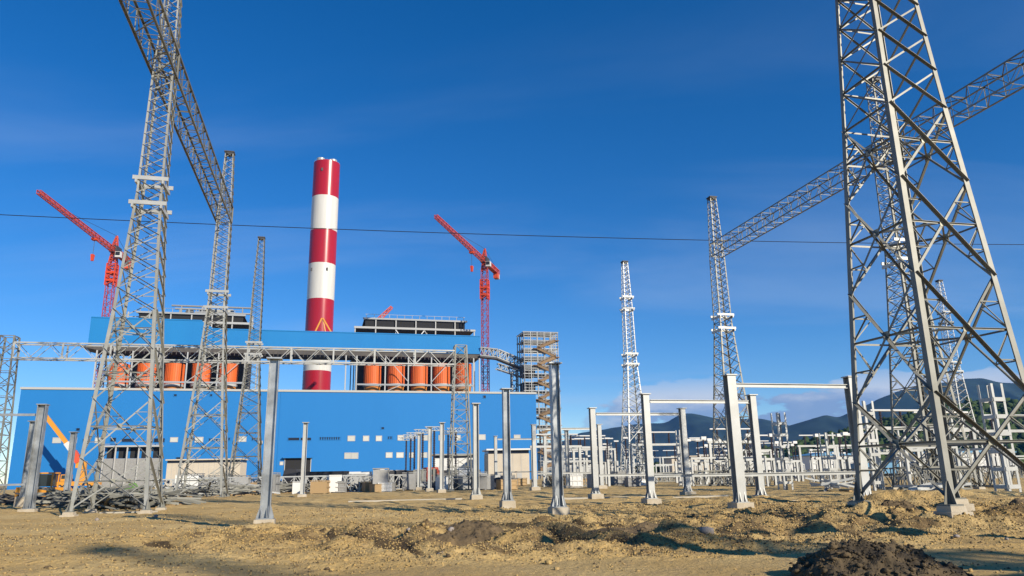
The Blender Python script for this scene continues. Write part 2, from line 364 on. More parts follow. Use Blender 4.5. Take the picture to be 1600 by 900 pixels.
def ico():
    t = (1 + 5 ** .5) / 2
    v = np.array([(-1,t,0),(1,t,0),(-1,-t,0),(1,-t,0),(0,-1,t),(0,1,t),(0,-1,-t),(0,1,-t),(t,0,-1),(t,0,1),(-t,0,-1),(-t,0,1)], float); v /= np.linalg.norm(v[0])
    f = np.array([(0,11,5),(0,5,1),(0,1,7),(0,7,10),(0,10,11),(1,5,9),(5,11,4),(11,10,2),(10,7,6),(7,1,8),(3,9,4),(3,4,2),(3,2,6),(3,6,8),(3,8,9),(4,9,5),(2,4,11),(6,2,10),(8,6,7),(9,8,1)])
    return v, f
ICO_V, ICO_F = ico()
def blobs(name, pos, size, mat, flat=.7, parent=None, smooth=False, jit=.5):
    n = len(pos); v = np.repeat(ICO_V[None], n, 0) * (1 + RNG.uniform(-jit, jit, (n, 12, 1)))
    a = RNG.uniform(0, 6.283, n); c, s = np.cos(a)[:, None], np.sin(a)[:, None]
    x = v[..., 0] * c - v[..., 1] * s; y = v[..., 0] * s + v[..., 1] * c; z = v[..., 2] * flat
    v = np.stack([x, y, z], -1) * np.asarray(size)[:, None, None] * RNG.uniform(.75, 1.3, (n, 1, 3)) + np.asarray(pos)[:, None, :]
    f = (ICO_F[None] + (np.arange(n) * 12)[:, None, None]).reshape(-1, 3)
    me = bpy.data.meshes.new(name); me.vertices.add(n * 12); me.vertices.foreach_set('co', v.ravel())
    me.loops.add(f.size); me.loops.foreach_set('vertex_index', f.ravel()); me.polygons.add(len(f)); me.polygons.foreach_set('loop_start', np.arange(len(f)) * 3)
    if smooth: me.polygons.foreach_set('use_smooth', np.ones(len(f), bool))
    me.update(calc_edges=True); me.materials.append(MATS[mat]); return link(name, me, parent)
OCT_V = np.array([(1,0,0),(-1,0,0),(0,1,0),(0,-1,0),(0,0,1),(0,0,-1)], float); OCT_F = np.array([(0,2,4),(2,1,4),(1,3,4),(3,0,4),(2,0,5),(1,2,5),(3,1,5),(0,3,5)])
def grains(name, n, mat, label):
    th = RNG.uniform(-R(39), R(39), n); r = 10.5 * (46 / 10.5) ** RNG.uniform(0, 1, n); x = r * np.sin(th); y = r * np.cos(th)
    k = RNG.uniform(0, 1, n) < np.clip((roughness(x, y) - .1) * 1.2 + .02 + .12 * (fbm(x * .5, y * .5, 61, 3) > .1), 0, 1); x, y, r = x[k], y[k], r[k]; n = len(x)
    s = (.010 + .00045 * r) * RNG.uniform(.6, 1.9, n); z = ground_np(x, y)
    v = OCT_V[None] * (1 + RNG.uniform(-.4, .4, (n, 6, 1))); a = RNG.uniform(0, 6.283, n); c, q = np.cos(a)[:, None], np.sin(a)[:, None]
    v = np.stack([v[..., 0] * c - v[..., 1] * q, v[..., 0] * q + v[..., 1] * c, v[..., 2] * .8], -1) * s[:, None, None] + np.stack([x, y, z + s * .3], 1)[:, None, :]
    f = (OCT_F[None] + (np.arange(n) * 6)[:, None, None]).reshape(-1, 3); me = bpy.data.meshes.new(name); me.vertices.add(n * 6); me.vertices.foreach_set('co', v.ravel())
    me.loops.add(f.size); me.loops.foreach_set('vertex_index', f.ravel()); me.polygons.add(len(f)); me.polygons.foreach_set('loop_start', np.arange(len(f)) * 3); me.update(calc_edges=True); me.materials.append(MATS[mat])
    tag(link(name, me), label, 'soil', kind='stuff')
def make_clods():
    grains('loose_soil', 90000, 'ground', 'fine loose sandy soil crumbs over the whole yard'); grains('dark_crumbs', 26000, 'soil_dark', 'fine dark soil crumbs over the whole yard')
    n = 16000; th = RNG.uniform(-R(40), R(40), n); r = 9.5 * (60 / 9.5) ** RNG.uniform(0, 1, n) ** .85
    x = r * np.sin(th); y = r * np.cos(th); keep = RNG.uniform(0, 1, n) < roughness(x, y) * 1.0 + .05
    x, y = x[keep], y[keep]; s = np.clip(.010 * RNG.pareto(2.4, len(x)) + .012, 0, .075)
    z = ground_np(x, y)
    k = np.arange(len(x)) % 5 == 0
    for name, kk, mat, lab in (('soil_clods', ~k, 'ground', 'tan soil clods scattered over the churned ground'), ('damp_clods', k, 'soil_dark', 'dark damp soil clods scattered over the churned ground')):
        o = blobs(name, np.stack([x[kk], y[kk], z[kk] + s[kk] * .25], 1), s[kk], mat); tag(o, lab, 'soil', kind='stuff')
make_clods()
def dirt_pile(px, Y, rx, ry, h, mat, label, seed, ncl=260, rot=0.0, pw=.7):
    c = at(px, 740, Y); cx_, cy_ = c.x, Y
    n = 120; g = np.linspace(-1.25, 1.25, n); GX, GY = np.meshgrid(g, g); x = GX.ravel(); y = GY.ravel()
    rad = np.hypot(x, y); cr, sr = math.cos(rot), math.sin(rot); wx = cx_ + x * rx * cr - y * ry * sr; wy = cy_ + x * rx * sr + y * ry * cr
    prof = np.clip(1 - rad * (1 + .5 * fbm(wx * .9, wy * .9, seed, 3)), -.3, 1)
    z = h * (np.sign(prof) * np.abs(prof) ** pw) * (1 + 1.1 * fbm(wx * 1.6, wy * 1.6, seed + 3, 3)) + .34 * h * fbm(wx * 5, wy * 5, seed + 5, 4, .75) - .25 * h * np.abs(fbm(wx * 3.3, wy * 3.3, seed + 6, 3)) * (prof > 0)
    gz0 = gbase(wx, wy); v = np.stack([wx, wy, gz0 + z], 1)
    i = np.arange(n - 1)[:, None] * n; j = np.arange(n - 1)[None]; q = np.stack([i + j, i + j + 1, i + n + j + 1, i + n + j], -1).reshape(-1, 4)
    root = empty('dirt_pile', (cx_, cy_, float(gbase(np.array([cx_]), np.array([cy_]))[0])))
    v = v - np.array(root.location)[None]
    me = bpy.data.meshes.new('p'); me.from_pydata(v.tolist(), [], q.tolist()); me.polygons.foreach_set('use_smooth', [True] * len(q)); me.update(); me.materials.append(MATS[mat])
    link('heap', me, root)
    k = RNG.integers(0, len(v), ncl); k = k[prof[k] > -.02]; s = np.clip(.010 * RNG.pareto(2.2, len(k)) + .010, 0, .06)
    o = blobs('clods', v[k] + np.array([0, 0, .01]), s, mat, parent=root); o['kind'] = 'stuff'
    tag(root, label, 'dirt pile'); return root
dirt_pile(1345, 12.1, 1.35, 1.0, .5, 'soil_black', 'black clumpy dirt pile beside the pale wheel track', 3, 3000, .1, .42)
dirt_pile(715, 20.8, 1.7, .9, .55, 'soil_dark', 'brown dirt pile with stones in the middle of the sandy yard', 8, 420, .15)
dirt_pile(1000, 22.2, 2.1, .6, .26, 'soil_dark', 'low long dirt ridge beside the column with the wide footing', 14, 300, .1)
dirt_pile(1390, 25.8, 1.2, .8, .55, 'soil_dark', 'dirt pile heaped against the foot of the big lattice tower', 21, 320, .3)
dirt_pile(1585, 26.5, 1.6, .8, .45, 'soil_dark', 'dark dirt pile outside the right leg of the big lattice tower', 25, 260, .2)
for i, (px, Y, s) in enumerate([(690, 16.4, .12), (1098, 18.8, .16), (705, 20.5, .12), (790, 20.6, .10), (640, 20.4, .08), (1480, 18.0, .07), (1555, 17.6, .06), (880, 26.0, .10), (160, 38, .14), (250, 39, .15)]):
    c = at(px, 740, Y); o = blobs('rock', np.array([[0, 0, 0.]]), np.array([s]), 'rock', jit=.25); o.location = (c.x, Y, gz(c.x, Y) + s * .35)
    tag(o, ('pale grey rock lying among the dirt of the brown pile' if 600 < px < 800 else 'pale rock lying loose beside the wheel track by the big tower' if px > 1400 else 'pale rock lying loose near the left tower steel' if px < 300 else 'single pale grey rock beyond the dark shadows of the frames' if px > 1000 else 'small grey rock near the wide block footing'), 'rock', 'rocks lying on the sand')

# ------------------------------------------------------------------ rolled steel members as shared unit meshes
UNIT = {}
def unit_angle(mat):
    k = ('L', mat)
    if k not in UNIT:
        t = .14; pr = [(0, 0), (1, 0), (1, t), (t, t), (t, 1), (0, 1)]; pr = [(x - .25, y - .25) for x, y in pr]; n = 6
        me = bpy.data.meshes.new('angle'); me.from_pydata([(x, y, 0) for x, y in pr] + [(x, y, 1) for x, y in pr], [],
            [(0, 3, 2, 1), (0, 5, 4, 3), (6, 7, 8, 9), (6, 9, 10, 11)] + [(i, (i+1) % n, n + (i+1) % n, n + i) for i in range(n)])
        me.update(); me.materials.append(MATS[mat]); UNIT[k] = me
    return UNIT[k]
def frame(p, q, xdir):
    z = (q - p); ln = z.length; z = z / ln; x = Vector(xdir); x = (x - z * x.dot(z)).normalized(); y = z.cross(x)
    return x, y, z, ln
def member(name, p, q, size, mat, parent, xdir):
    p = Vector(p); q = Vector(q); x, y, z, ln = frame(p, q, xdir); o = link(name, unit_angle(mat), parent); a, b = size if isinstance(size, tuple) else (size, size)
    o.matrix_basis = Matrix(((x.x*a, y.x*b, z.x*ln, p.x), (x.y*a, y.y*b, z.y*ln, p.y), (x.z*a, y.z*b, z.z*ln, p.z), (0, 0, 0, 1)))
    return o
ANG = [(-.25, -.25), (.75, -.25), (.75, -.11), (-.11, -.11), (-.11, .75), (-.25, .75)]
def mb_angle(mb, p, q, size, xdir):
    p = Vector(p); q = Vector(q); x, y, z, ln = frame(p, q, xdir); n = 6; s1, s2 = size if isinstance(size, tuple) else (size, size)
    mb.add([p + x*(a*s1) + y*(b*s2) for a, b in ANG] + [q + x*(a*s1) + y*(b*s2) for a, b in ANG],
           [(0, 3, 2, 1), (0, 5, 4, 3), (6, 7, 8, 9), (6, 9, 10, 11)] + [(i, (i+1) % n, n + (i+1) % n, n + i) for i in range(n)])

# ------------------------------------------------------------------ portal towers of the 500 kV yard
PROF = [(0, 2.12), (12.0, 1.27), (19.6, .80), (28.2, .68), (30.4, .64), (36.6, .40)]
def hw(z):
    for (a, b), (c, d) in zip(PROF, PROF[1:]):
        if z <= c: return b + (d - b) * (z - a) / (c - a)
    return PROF[-1][1]
CS = [(-1, -1), (1, -1), (1, 1), (-1, 1)]
def cor(i, z):
    h = hw(z); return Vector((CS[i % 4][0] * h, CS[i % 4][1] * h, z))
XL = [.35, 3.1, 6.5, 9.5, 12.0]
def tower_members():
    """yields (name, p, q, size, xdir) of one tower in its own frame"""
    out = []
    nrm = [Vector((0, -1, 0)), Vector((1, 0, 0)), Vector((0, 1, 0)), Vector((-1, 0, 0))]
    for a, b in zip(XL, XL[1:]):
        mids = []
        for i in range(4):
            BL, BR, TL, TR = cor(i, a), cor(i+1, a), cor(i, b), cor(i+1, b); n = nrm[i]
            t = hw(a) / (hw(a) + hw(b)); C = BL + (TR - BL) * t; zc = C.z; ML, MR = cor(i, zc), cor(i+1, zc)
            out.append(('diagonal_brace', TR - n*.03, BL - n*.03, (.06, .085), -n)); out.append(('diagonal_brace', TL + n*.04, BR + n*.04, (.15, .06), n))
            out.append(('strut', ML, C - n*.05, .06, n)); out.append(('strut', C - n*.05, MR, .06, n)); mids.append(C - n*.08)
            for X_, M_, k in ((BL, ML, i), (TL, ML, i), (BR, MR, i+1), (TR, MR, i+1)):
                qd = (X_ + C) / 2; lp = cor(k, qd.z)
                out.append(('redundant_brace', lp, qd - n*.02, .042, n)); out.append(('redundant_brace', M_, qd - n*.02, .042, n))
        for i in range(4): out.append(('plan_brace', mids[i], mids[(i+1) % 4], .065, (0, 0, 1)))
    z = 12.0; k = 0; lv = []
    while z < 36.3:
        hgt = max(.8, 1.06 * hw(z)); 
        lv.append(z); z += hgt
    lv.append(36.5)
    for k, (a, b) in enumerate(zip(lv, lv[1:])):
        for i in range(4):
            n = nrm[i]; p, q = (cor(i, b), cor(i+1, a))
            s = .075 if a < 20 else .055
            out.append(('lacing', p + n*.03, q + n*.03, (s * 1.5, s * .75), n))
            if i in (0, 2, 3): out.append(('lacing', cor(i+1, b) - n*.02, cor(i, a) - n*.02, s * .8, -n))
            if i in (2, 3): out.append(('strut', cor(i, a) - n*.02, cor(i+1, a) - n*.02, s * .75, n))
    return out
TM = tower_members()
def leg_segments():
    out = []
    for i in range(4):
        xs, ys = -CS[i][0], -CS[i][1]
        xd = (xs, 0, 0) if (xs * ys > 0) else (0, ys, 0)
        for (a, b), s in zip([(0, 12), (12, 19.6), (19.6, 28.2), (28.2, 36.6)], (.215, .175, .14, .10)):
            out.append((cor(i, a), cor(i, b), s, xd))
    return out
def collar(z, ext=.36, h=.26):
    mb = MB(); r = hw(z)
    for sgn in (-1, 1):
        mb.box(-r - ext, r + ext, sgn * (r + .07) - .06, sgn * (r + .07) + .06, z, z + h)
        mb.box(sgn * (r + .07) - .06, sgn * (r + .07) + .06, -r - ext, r + ext, z - h - .02, z - .02)
    return mb
def footings(root, mat='concrete'):
    for i in range(4):
        c = cor(i, 0); mb = MB(); mb.frust(c.x, c.y, -.9, .02, .44, .44, .40, .40); mb.frust(c.x, c.y, .02, .16, .30, .30, .28, .28); mb.build('footing', mat, root)
        mb = MB(); s = CS[i]; d = .46
        mb.box(c.x - .25, c.x + .25, c.y - .25, c.y + .25, .16, .20)
        for (dx, dy) in ((1, 0), (0, 1), (-1, 0), (0, -1)):
            a, b = c.x, c.y
            mb.add([(a, b, .2), (a + dx*.24, b + dy*.24, .2), (a + dx*.05, b + dy*.05, .75), (a, b, .8)] + [(a + abs(dy)*.02, b + abs(dx)*.02, .2), (a + dx*.24 + abs(dy)*.02, b + dy*.24 + abs(dx)*.02, .2), (a + dx*.05 + abs(dy)*.02, b + dy*.05 + abs(dx)*.02, .75), (a + abs(dy)*.02, b + abs(dx)*.02, .8)],
                   [(0, 1, 2, 3), (7, 6, 5, 4), (0, 4, 5, 1), (1, 5, 6, 2), (2, 6, 7, 3), (3, 7, 4, 0)])
        mb.build('base_shoe', mat and 'galv', root)
def top_plate(root, mat):
    mb = MB(); mb.box(-.52, .52, -.52, .52, 36.5, 36.62); mb.box(-.44, .44, -.44, .44, 36.3, 36.5)
    mb.build('top_plate', mat, root)
GUS = {}
def gusset(c, n, parent, s=.2):
    if 'g' not in GUS: GUS['g'] = MB().box(-1, 1, -.06, .06, -1, 1).mesh('gusset')
    o = link('gusset_plate', GUS['g'], parent); o.location = c; o.scale = (s, s * .5, s * .8); o.rotation_euler = (0, 0, math.atan2(n.y, n.x) + R(90)); return o
def tower_fine(label, base, zmax_parts=40.0, mat='galv'):
    root = empty('lattice_tower', base, AX); footings(root); rest = MB(); cnt = 0
    for i in range(4):
        xs, ys = -CS[i][0], -CS[i][1]; xd = (xs, 0, 0) if xs * ys > 0 else (0, ys, 0)
        for p, q, s, _ in leg_segments()[i*4:i*4+4]: member('leg', p + Vector((0, 0, .2)) if p.z < .1 else p, q, s, mat, root, xd)
    for name, p, q, s, xd in TM:
        if max(p.z, q.z) <= zmax_parts: member(name, p, q, s, mat, root, xd)
        else: mb_angle(rest, p, q, s, xd)
    if rest.v: o = rest.build('upper_lacing', mat, root); o['kind'] = 'stuff'
    nrm = [Vector((0, -1, 0)), Vector((1, 0, 0)), Vector((0, 1, 0)), Vector((-1, 0, 0))]
    for a, b in zip(XL, XL[1:]):
        for i in range(4):
            t = hw(a) / (hw(a) + hw(b)); C = cor(i, a) + (cor(i+1, b) - cor(i, a)) * t; gusset(C + nrm[i] * .0, nrm[i], root, .15)
    for z in (18.9, 20.6): collar(z).build('collar', 'galv_white', root)
    top_plate(root, 'dark_steel'); tag(root, label, 'lattice tower', 'tall lattice towers of the switchyard'); return root
FAR_PROTO = {}
def tower_far(label, base, mat='galv', beam_collar=False):
    if mat not in FAR_PROTO:
        root = empty('lattice_tower', base, AX); footings(root)
        for i in range(4):
            mb = MB(); xs, ys = -CS[i][0], -CS[i][1]; xd = (xs, 0, 0) if xs * ys > 0 else (0, ys, 0)
            for p, q, s, _ in leg_segments()[i*4:i*4+4]: mb_angle(mb, p, q, s, xd)
            mb.build('leg', mat, root)
        for nm, sel in (('lower_bracing', lambda z: z < 12.01), ('upper_bracing', lambda z: 12.01 <= z < 28.3), ('peak_bracing', lambda z: z >= 28.3)):
            mb = MB()
            for name, p, q, s, xd in TM:
                if sel(max(p.z, q.z)): mb_angle(mb, p, q, s, xd)
            o = mb.build(nm, mat, root); o['kind'] = 'stuff'
        for z in (18.9, 20.6): collar(z).build('collar', 'galv_white', root)
        top_plate(root, 'dark_steel'); FAR_PROTO[mat] = root
    else:
        root = copy_tree(FAR_PROTO[mat]); root.location = base; root.rotation_euler = (0, 0, AX)
    if beam_collar:
        for z in (28.2, 30.2): collar(z).build('collar', 'galv_white', root)
    tag(root, label, 'lattice tower', 'tall lattice towers of the switchyard'); return root
tower_fine('big lattice tower of cream angle iron on concrete footings in churned dirt', TOWER_F, 19.0).scale = (.92, .92, 1.12)
tower_fine('grey lattice tower carrying the sloping truss, surrounded by heaps of loose steel', TOWER_A, mat='galv_mid').scale = (.93, .93, 1)
def base_at(px, Y, z=-.15): c = at(px, 765, Y); return Vector((c.x, Y, z))
TB = TOWER_A + E2 * 30.5; TB.z = -.02
tower_fine('lattice tower at the far lower end of the left truss beam', TB, mat='galv_mid')
TC = TB + E2 * 30.4 + Vector((.9, 0, 0)); TC.z = 0
tower_far('lone lattice tower without a beam in front of the blue hall', TC, 'galv')
TD = Vector((26.4, 91.2, 0)); TE = TD + E2 * 30.3; TH = TD - E2 * 30.5; TE.z = TH.z = 0
tower_far('lattice tower at the far end of the right truss beam', TD, 'galv')
tower_far('pale lattice tower without a beam, standing between white portal frames', TE, 'galv_white', True)
tower_far('lattice tower under the right truss beam, seen through the big tower', TH, 'galv')
tower_far('distant pale lattice tower in front of the green hill', Vector((82, 137.6, 0)), 'galv_white', True)
TA0 = TOWER_A - E2 * 30.5; TA0.z = 0
tower_far('lattice tower at the near end of the left truss beam', TA0, 'galv')
TH0 = TH - E2 * 30.5; TH0.z = 0
tower_far('lattice tower at the near end of the right truss beam', TH0, 'galv')
tower_far('lattice tower whose long shadow ends at the left portal frame', Vector((39.0, -15.5, 0)), 'galv')
tower_far('lattice tower whose shadow tip falls on the smooth sand', Vector((47.8, -37.3, 0)), 'galv')
TW0 = Vector((-96, 88.5, 0)); TW1 = Vector((112, 120, 0))
tower_far('lattice tower holding the left end of the overhead wire', TW0, 'galv')
tower_far('lattice tower holding the right end of the overhead wire', TW1, 'galv')

# overhead wire
def wire(name, p, q, sag, r, mat, n=40, parent=None):
    mb = MB(); pts = [Vector(p).lerp(Vector(q), i / n) - Vector((0, 0, sag * 4 * (i / n) * (1 - i / n))) for i in range(n + 1)]
    for a, b in zip(pts, pts[1:]): mb.cyl(a, b, r, n=5, caps=False)
    return mb.build(name, mat, parent)
o = wire('overhead_wire', TW0 + Vector((0, 0, 37.3)), TW1 + Vector((0, 0, 37.6)), 1.6, .055, 'cable'); tag(o, 'thin black overhead wire strung across the open sky', 'wire')

# truss beams (box girders along the yard axis)
def beam_proto(mat='galv'):
    root = empty('truss_beam'); Ln = 31.35; hw_, z0, z1 = .78, 28.45, 30.2; n = 18
    P = lambda i, k: Vector((CS[i % 4][0] * hw_, k * Ln / n, z0 if CS[i % 4][1] < 0 else z1))
    for i in range(4): member('chord', P(i, 0) , P(i, n), .14, mat, root, (-CS[i][0], 0, 0))
    for i in range(4):
        a_, b_ = P(i, 0), P(i+1, 0); nn = Vector((0, -1, 0)).cross((b_ - a_).normalized())
        for k in range(n):
            p, q = (P(i, k), P(i+1, k+1)) if k % 2 else (P(i+1, k), P(i, k+1))
            member('diagonal_brace', p, q, .062, mat, root, nn)
            if k: member('strut', P(i, k), P(i+1, k), .055, mat, root, nn)
    mb = MB()
    for k in (0, n):
        for i in range(4): mb.bar(P(i, k), P(i+1, k), .12)
        mb.bar(P(0, k), P(2, k), .09)
    mb.build('end_frame', mat, root); return root
bp_ = beam_proto()
for k, (a, bl_, lab) in enumerate([(TOWER_A, 30.5, 'grey box truss beam sloping down behind the left tower to the next tower'), (TA0, 30.5, 'grey box truss beam reaching the left tower from overhead'),
                              (TH, 30.5, 'grey box truss beam between the right tower and the far tower'), (TH0, 30.5, 'grey box truss beam passing behind the big tower to the frame edge')]):
    o = bp_ if k == 0 else copy_tree(bp_); o.location = (a.x, a.y, 0); o.rotation_euler = (0, 0, AX); o.scale = (1, (bl_ - .02) / 31.35, 1)
    tag(o, lab, 'truss beam', 'box truss beams spanning the towers')
# ------------------------------------------------------------------ steel columns and portal frames
def isec(mb, x, y, z0, z1, w_, d, tf=.035, tw=.03):      # flanges face +-y
    mb.box(x - w_/2, x + w_/2, y - d/2, y - d/2 + tf, z0, z1); mb.box(x - w_/2, x + w_/2, y + d/2 - tf, y + d/2, z0, z1)
    mb.box(x - tw/2, x + tw/2, y - d/2 + tf + .002, y + d/2 - tf - .002, z0, z1)
def column_parts(root, x, H, w_=.40, d=.42, mat='galv_mottle', cap=True, turn=False, foot=.42, fh=.34, deep=.8, stiff=True):
    MB().frust(x, 0, -deep, fh, foot, foot, foot - .03, foot - .03).build('footing', 'concrete', root)
    mb = MB(); mb.box(x - .33, x + .33, -.33, .33, fh + .002, fh + .04); mb.build('base_plate', mat, root)
    if stiff:
        if 'st' not in GUS: GUS['st'] = {}
        if mat not in GUS['st']: GUS['st'][mat] = MB().add([(0, -.01, 0), (1, -.01, 0), (1, -.01, .12), (0, -.01, 1), (0, .01, 0), (1, .01, 0), (1, .01, .12), (0, .01, 1)], [(0, 1, 2, 3), (7, 6, 5, 4), (0, 4, 5, 1), (1, 5, 6, 2), (2, 6, 7, 3), (3, 7, 4, 0)]).mesh(mat)
        for k_ in range(4):
            for off in (-.13, .13):
                o_ = link('stiffener', GUS['st'][mat], root); st_ = (d if k_ % 2 else w_) / 2 + .003; 
                if turn: st_ = (w_ if k_ % 2 else d) / 2 + .003
                a_ = k_ * math.pi / 2; c_, s_ = math.cos(a_), math.sin(a_)
                o_.location = (x + c_ * st_ - s_ * off, s_ * st_ + c_ * off, fh + .041); o_.rotation_euler = (0, 0, a_); o_.scale = (max(.05, .33 - st_), 1, .46)
    mb = MB()
    if turn:
        isec(mb, 0, 0, fh + .042, H - .06, w_, d); mb.v = [(x - py_, px_, pz_) for px_, py_, pz_ in mb.v]
    else: isec(mb, x, 0, fh + .042, H - .06, w_, d)
    mb.build('shaft', mat, root)
    if cap: MB().box(x - .31, x + .31, -.31, .31, H - .058, H).build('cap_plate', mat, root)
SLAB = ['galvanised steel column on a wide footing with a dark ditch beside it', 'galvanised steel column with bright cap on a block footing beside the low dirt ridge',
        'dark galvanised column between the shorter column and the block footing one', 'slim galvanised column whose footing is next to the dark tarpaulin heap', 'slim grey column in front of the dark hall doorway',
        None, None, None, 'pale column standing alone behind the white portal frames', 'short grey column behind the portal frame by the yellow crane', 'short grey column beside the yellow crane body']
prA = prB = None
for k, q in enumerate(SINGLES):
    x, y, z = POSTXY[k]; H = q[3]; sub = H < 6
    root = empty('steel_column', (x, y, z), AX)
    column_parts(root, 0, H, mat='galv_mottle' if k in (0, 1, 2, 9, 10) else 'galv_white', w_=.34 if k in (0, 4, 5, 6, 7) else .38, d=.40, turn=True, fh=.34 if k < 4 else .2, stiff=k < 4)
    if SLAB[k]: tag(root, SLAB[k], 'steel column', 'single steel columns on footings')
    else: tag(root, 'pale slim column of the trio in front of the white sheds', 'steel column', 'single steel columns on footings')
PW = 7.3
PLAB = ['white portal frame with heavy columns beside the big tower', 'white portal frame with dark column feet beside the lattice column', 'white portal frame in front of the lone pale tower', 'low white portal frame in front of the stair tower', 'small white portal frame in front of the beige building']
for k, q in enumerate(PORTALS):
    x, y, z = POSTXY[len(SINGLES) + k]; H = q[3]
    root = empty('portal_frame', (x, y, z), AX); big = k == 0
    PW = (7.3, 7.6, 7.6, 7.4, 7.4)[k]
    for xx in (0, PW): column_parts(root, xx, H, w_=.40 if not big else .48, d=.42 if not big else .48, mat='galv_white', turn=False, deep=1.2, foot=.5, stiff=k < 3)
    zb = H - .62 if k == 0 else H - .55
    mb = MB(); mb.box(.31, PW - .31, -.06, .06, zb - .02, zb + .14); mb.box(.31, PW - .31, -.15, -.062, zb + .14, zb + .17); mb.box(.31, PW - .31, -.15, -.062, zb - .05, zb - .022)
    mb.build('top_beam', 'galv_white', root)
    mb = MB(); mb.box(.30, PW - .30, -.05, .05, 1.6, 1.74); mb.box(.30, PW - .30, -.13, -.052, 1.74, 1.77); mb.build('lower_bar', 'galv_white', root)
    tag(root, PLAB[k], 'portal frame', 'white portal frames in a row')
# left edge frame: reaches out of the picture
x, y, z = post_fit(44, 804, 632, 6.8); z = max(z, -.7); root = empty('portal_frame', (x, y, z), AX)
for xx in (0, -PW): column_parts(root, xx, 6.8, w_=.5, d=.5, mat='galv_mottle', turn=True, deep=1.2, foot=.5)
MB().box(-PW + .3, -.3, -.06, .06, 6.05, 6.2).build('top_beam', 'galv_mottle', root); MB().box(-PW + .3, -.3, -.05, .05, 1.75, 1.87).build('lower_bar', 'galv_mottle', root)
tag(root, 'dark grey portal frame in front of the yellow crane boom', 'portal frame', 'grey portal frames')
# unseen frames added beyond the right edge to throw shadows into the foreground
for (x, y) in ((11.5, 9.3), (16.5, 2.0)):
    root = empty('portal_frame', (x, y, gz(x, y)), AX)
    for xx in (0, PW): column_parts(root, xx, 6.8, w_=.46, d=.44, mat='galv_white', turn=True, deep=1.2, foot=.5)
    MB().box(.31, PW - .31, -.06, .06, 6.2, 6.36).build('top_beam', 'galv_white', root); MB().box(.31, PW - .31, -.05, .05, 1.6, 1.74).build('lower_bar', 'galv_white', root)
    tag(root, 'white portal frame nearest the viewer, casting shadows over the wheel track', 'portal frame', 'white portal frames in a row')

# battened double columns (white ladders)
def batten(loc, H, label, yaw=0.0):
    root = empty('battened_column', loc, AX + yaw); a, b = .42, .48
    for sx, sy in CS:
        mb = MB(); mb_angle(mb, (sx * a, sy * b, -.4), (sx * a, sy * b, H), .17, (-sx, 0, 0) if sx * sy > 0 else (0, -sy, 0)); mb.build('leg', 'galv_white', root)
    n = int(H / 1.05)
    for k in range(n):
        z = .55 + k * 1.05
        for sy in (-1, 1): MB().box(-a - .02, a + .02, sy * (b + .055) - .02, sy * (b + .055) + .02, z, z + .24).build('batten_plate', 'galv_white', root)
        for sx in (-1, 1): MB().box(sx * (a + .055) - .02, sx * (a + .055) + .02, -b - .02, b + .02, z, z + .22).build('batten_plate', 'galv_white', root)
    tag(root, label, 'battened column', 'white ladder-like battened columns')
BL_ = ['white ladder-like column outside the big tower near the dark earth bank', 'white ladder-like column seen through the left face of the big tower', 'white ladder-like column with open prongs before the cloud bank',
       'white ladder-like column right behind a portal column', 'white ladder-like column at the foot of the lone pale tower', 'small white ladder-like column between two portal columns']
for k, q in enumerate(BATTEN):
    x, y, z = post_fit(*q); batten((x, y, max(z, -.25)), q[3], BL_[k])
for (px, Y, H) in ((1490, 62, 5.6), (1300, 74, 5.2), (1415, 80, 5.6)):
    c = at(px, 760, Y); batten((c.x, Y, 0), H, 'short white ladder-like column among the switchyard equipment')

# low gantry in front of the blue hall
GR = at(719, 545, 14.6 / T(545, 719)); GL = at(15, 531, 14.6 / T(531, 15)); GR.z = GL.z = 0; gd = (GR - GL); glen = gd.length; grz = math.atan2(gd.y, gd.x)
root = empty('low_gantry', GL, grz)
for xx, nm in ((0, 'tower'), (glen, 'tower')):
    mb = MB(); mb.truss((xx, 0, .2), (xx, 0, 14.2), 2.3, 1.45, 11, .06, chord=.14); mb.truss((xx, 0, 14.2), (xx, 0, 16.6), 1.45, 1.3, 2, .07, chord=.15)
    for i in range(4): mb.frust(xx + CS[i][0] * 1.15, CS[i][1] * 1.15, -.6, .25, .35, .35, .3, .3)
    mb.build(nm, 'galv', root)
z0, z1, bw = 14.3, 15.9, .7; n = 30
for i, (yy, zz_) in enumerate(((-bw, z0), (bw, z0), (bw, z1), (-bw, z1))):
    MB().box(.75, glen - .75, yy - .07, yy + .07, zz_ - .07, zz_ + .07).build('chord', 'galv_white', root)
for yy in (-bw, bw):
    for k in range(n):
        a, b = .75 + (glen - 1.5) * k / n, .75 + (glen - 1.5) * (k + 1) / n
        mb = MB(); mb.bar((a, yy, z0 if k % 2 else z1), (b, yy, z1 if k % 2 else z0), .06); mb.build('diagonal_brace', 'galv_white', root)
        if k % 3 == 0: MB().box(a - .08, a + .08, yy - .06, yy + .06, z0 + .07, z1 - .07).build('post', 'galv_white', root)
mb = MB()
for zz_ in (z0, z1):
    for k in range(n):
        a, b = .75 + (glen - 1.5) * k / n, .75 + (glen - 1.5) * (k + 1) / n
        mb.bar((a, -bw if k % 2 else bw, zz_), (b, bw if k % 2 else -bw, zz_), .05)
o = mb.build('plan_lacing', 'galv', root); o['kind'] = 'stuff'
tag(root, 'low galvanised gantry truss spanning the front of the blue hall on two lattice legs', 'gantry')

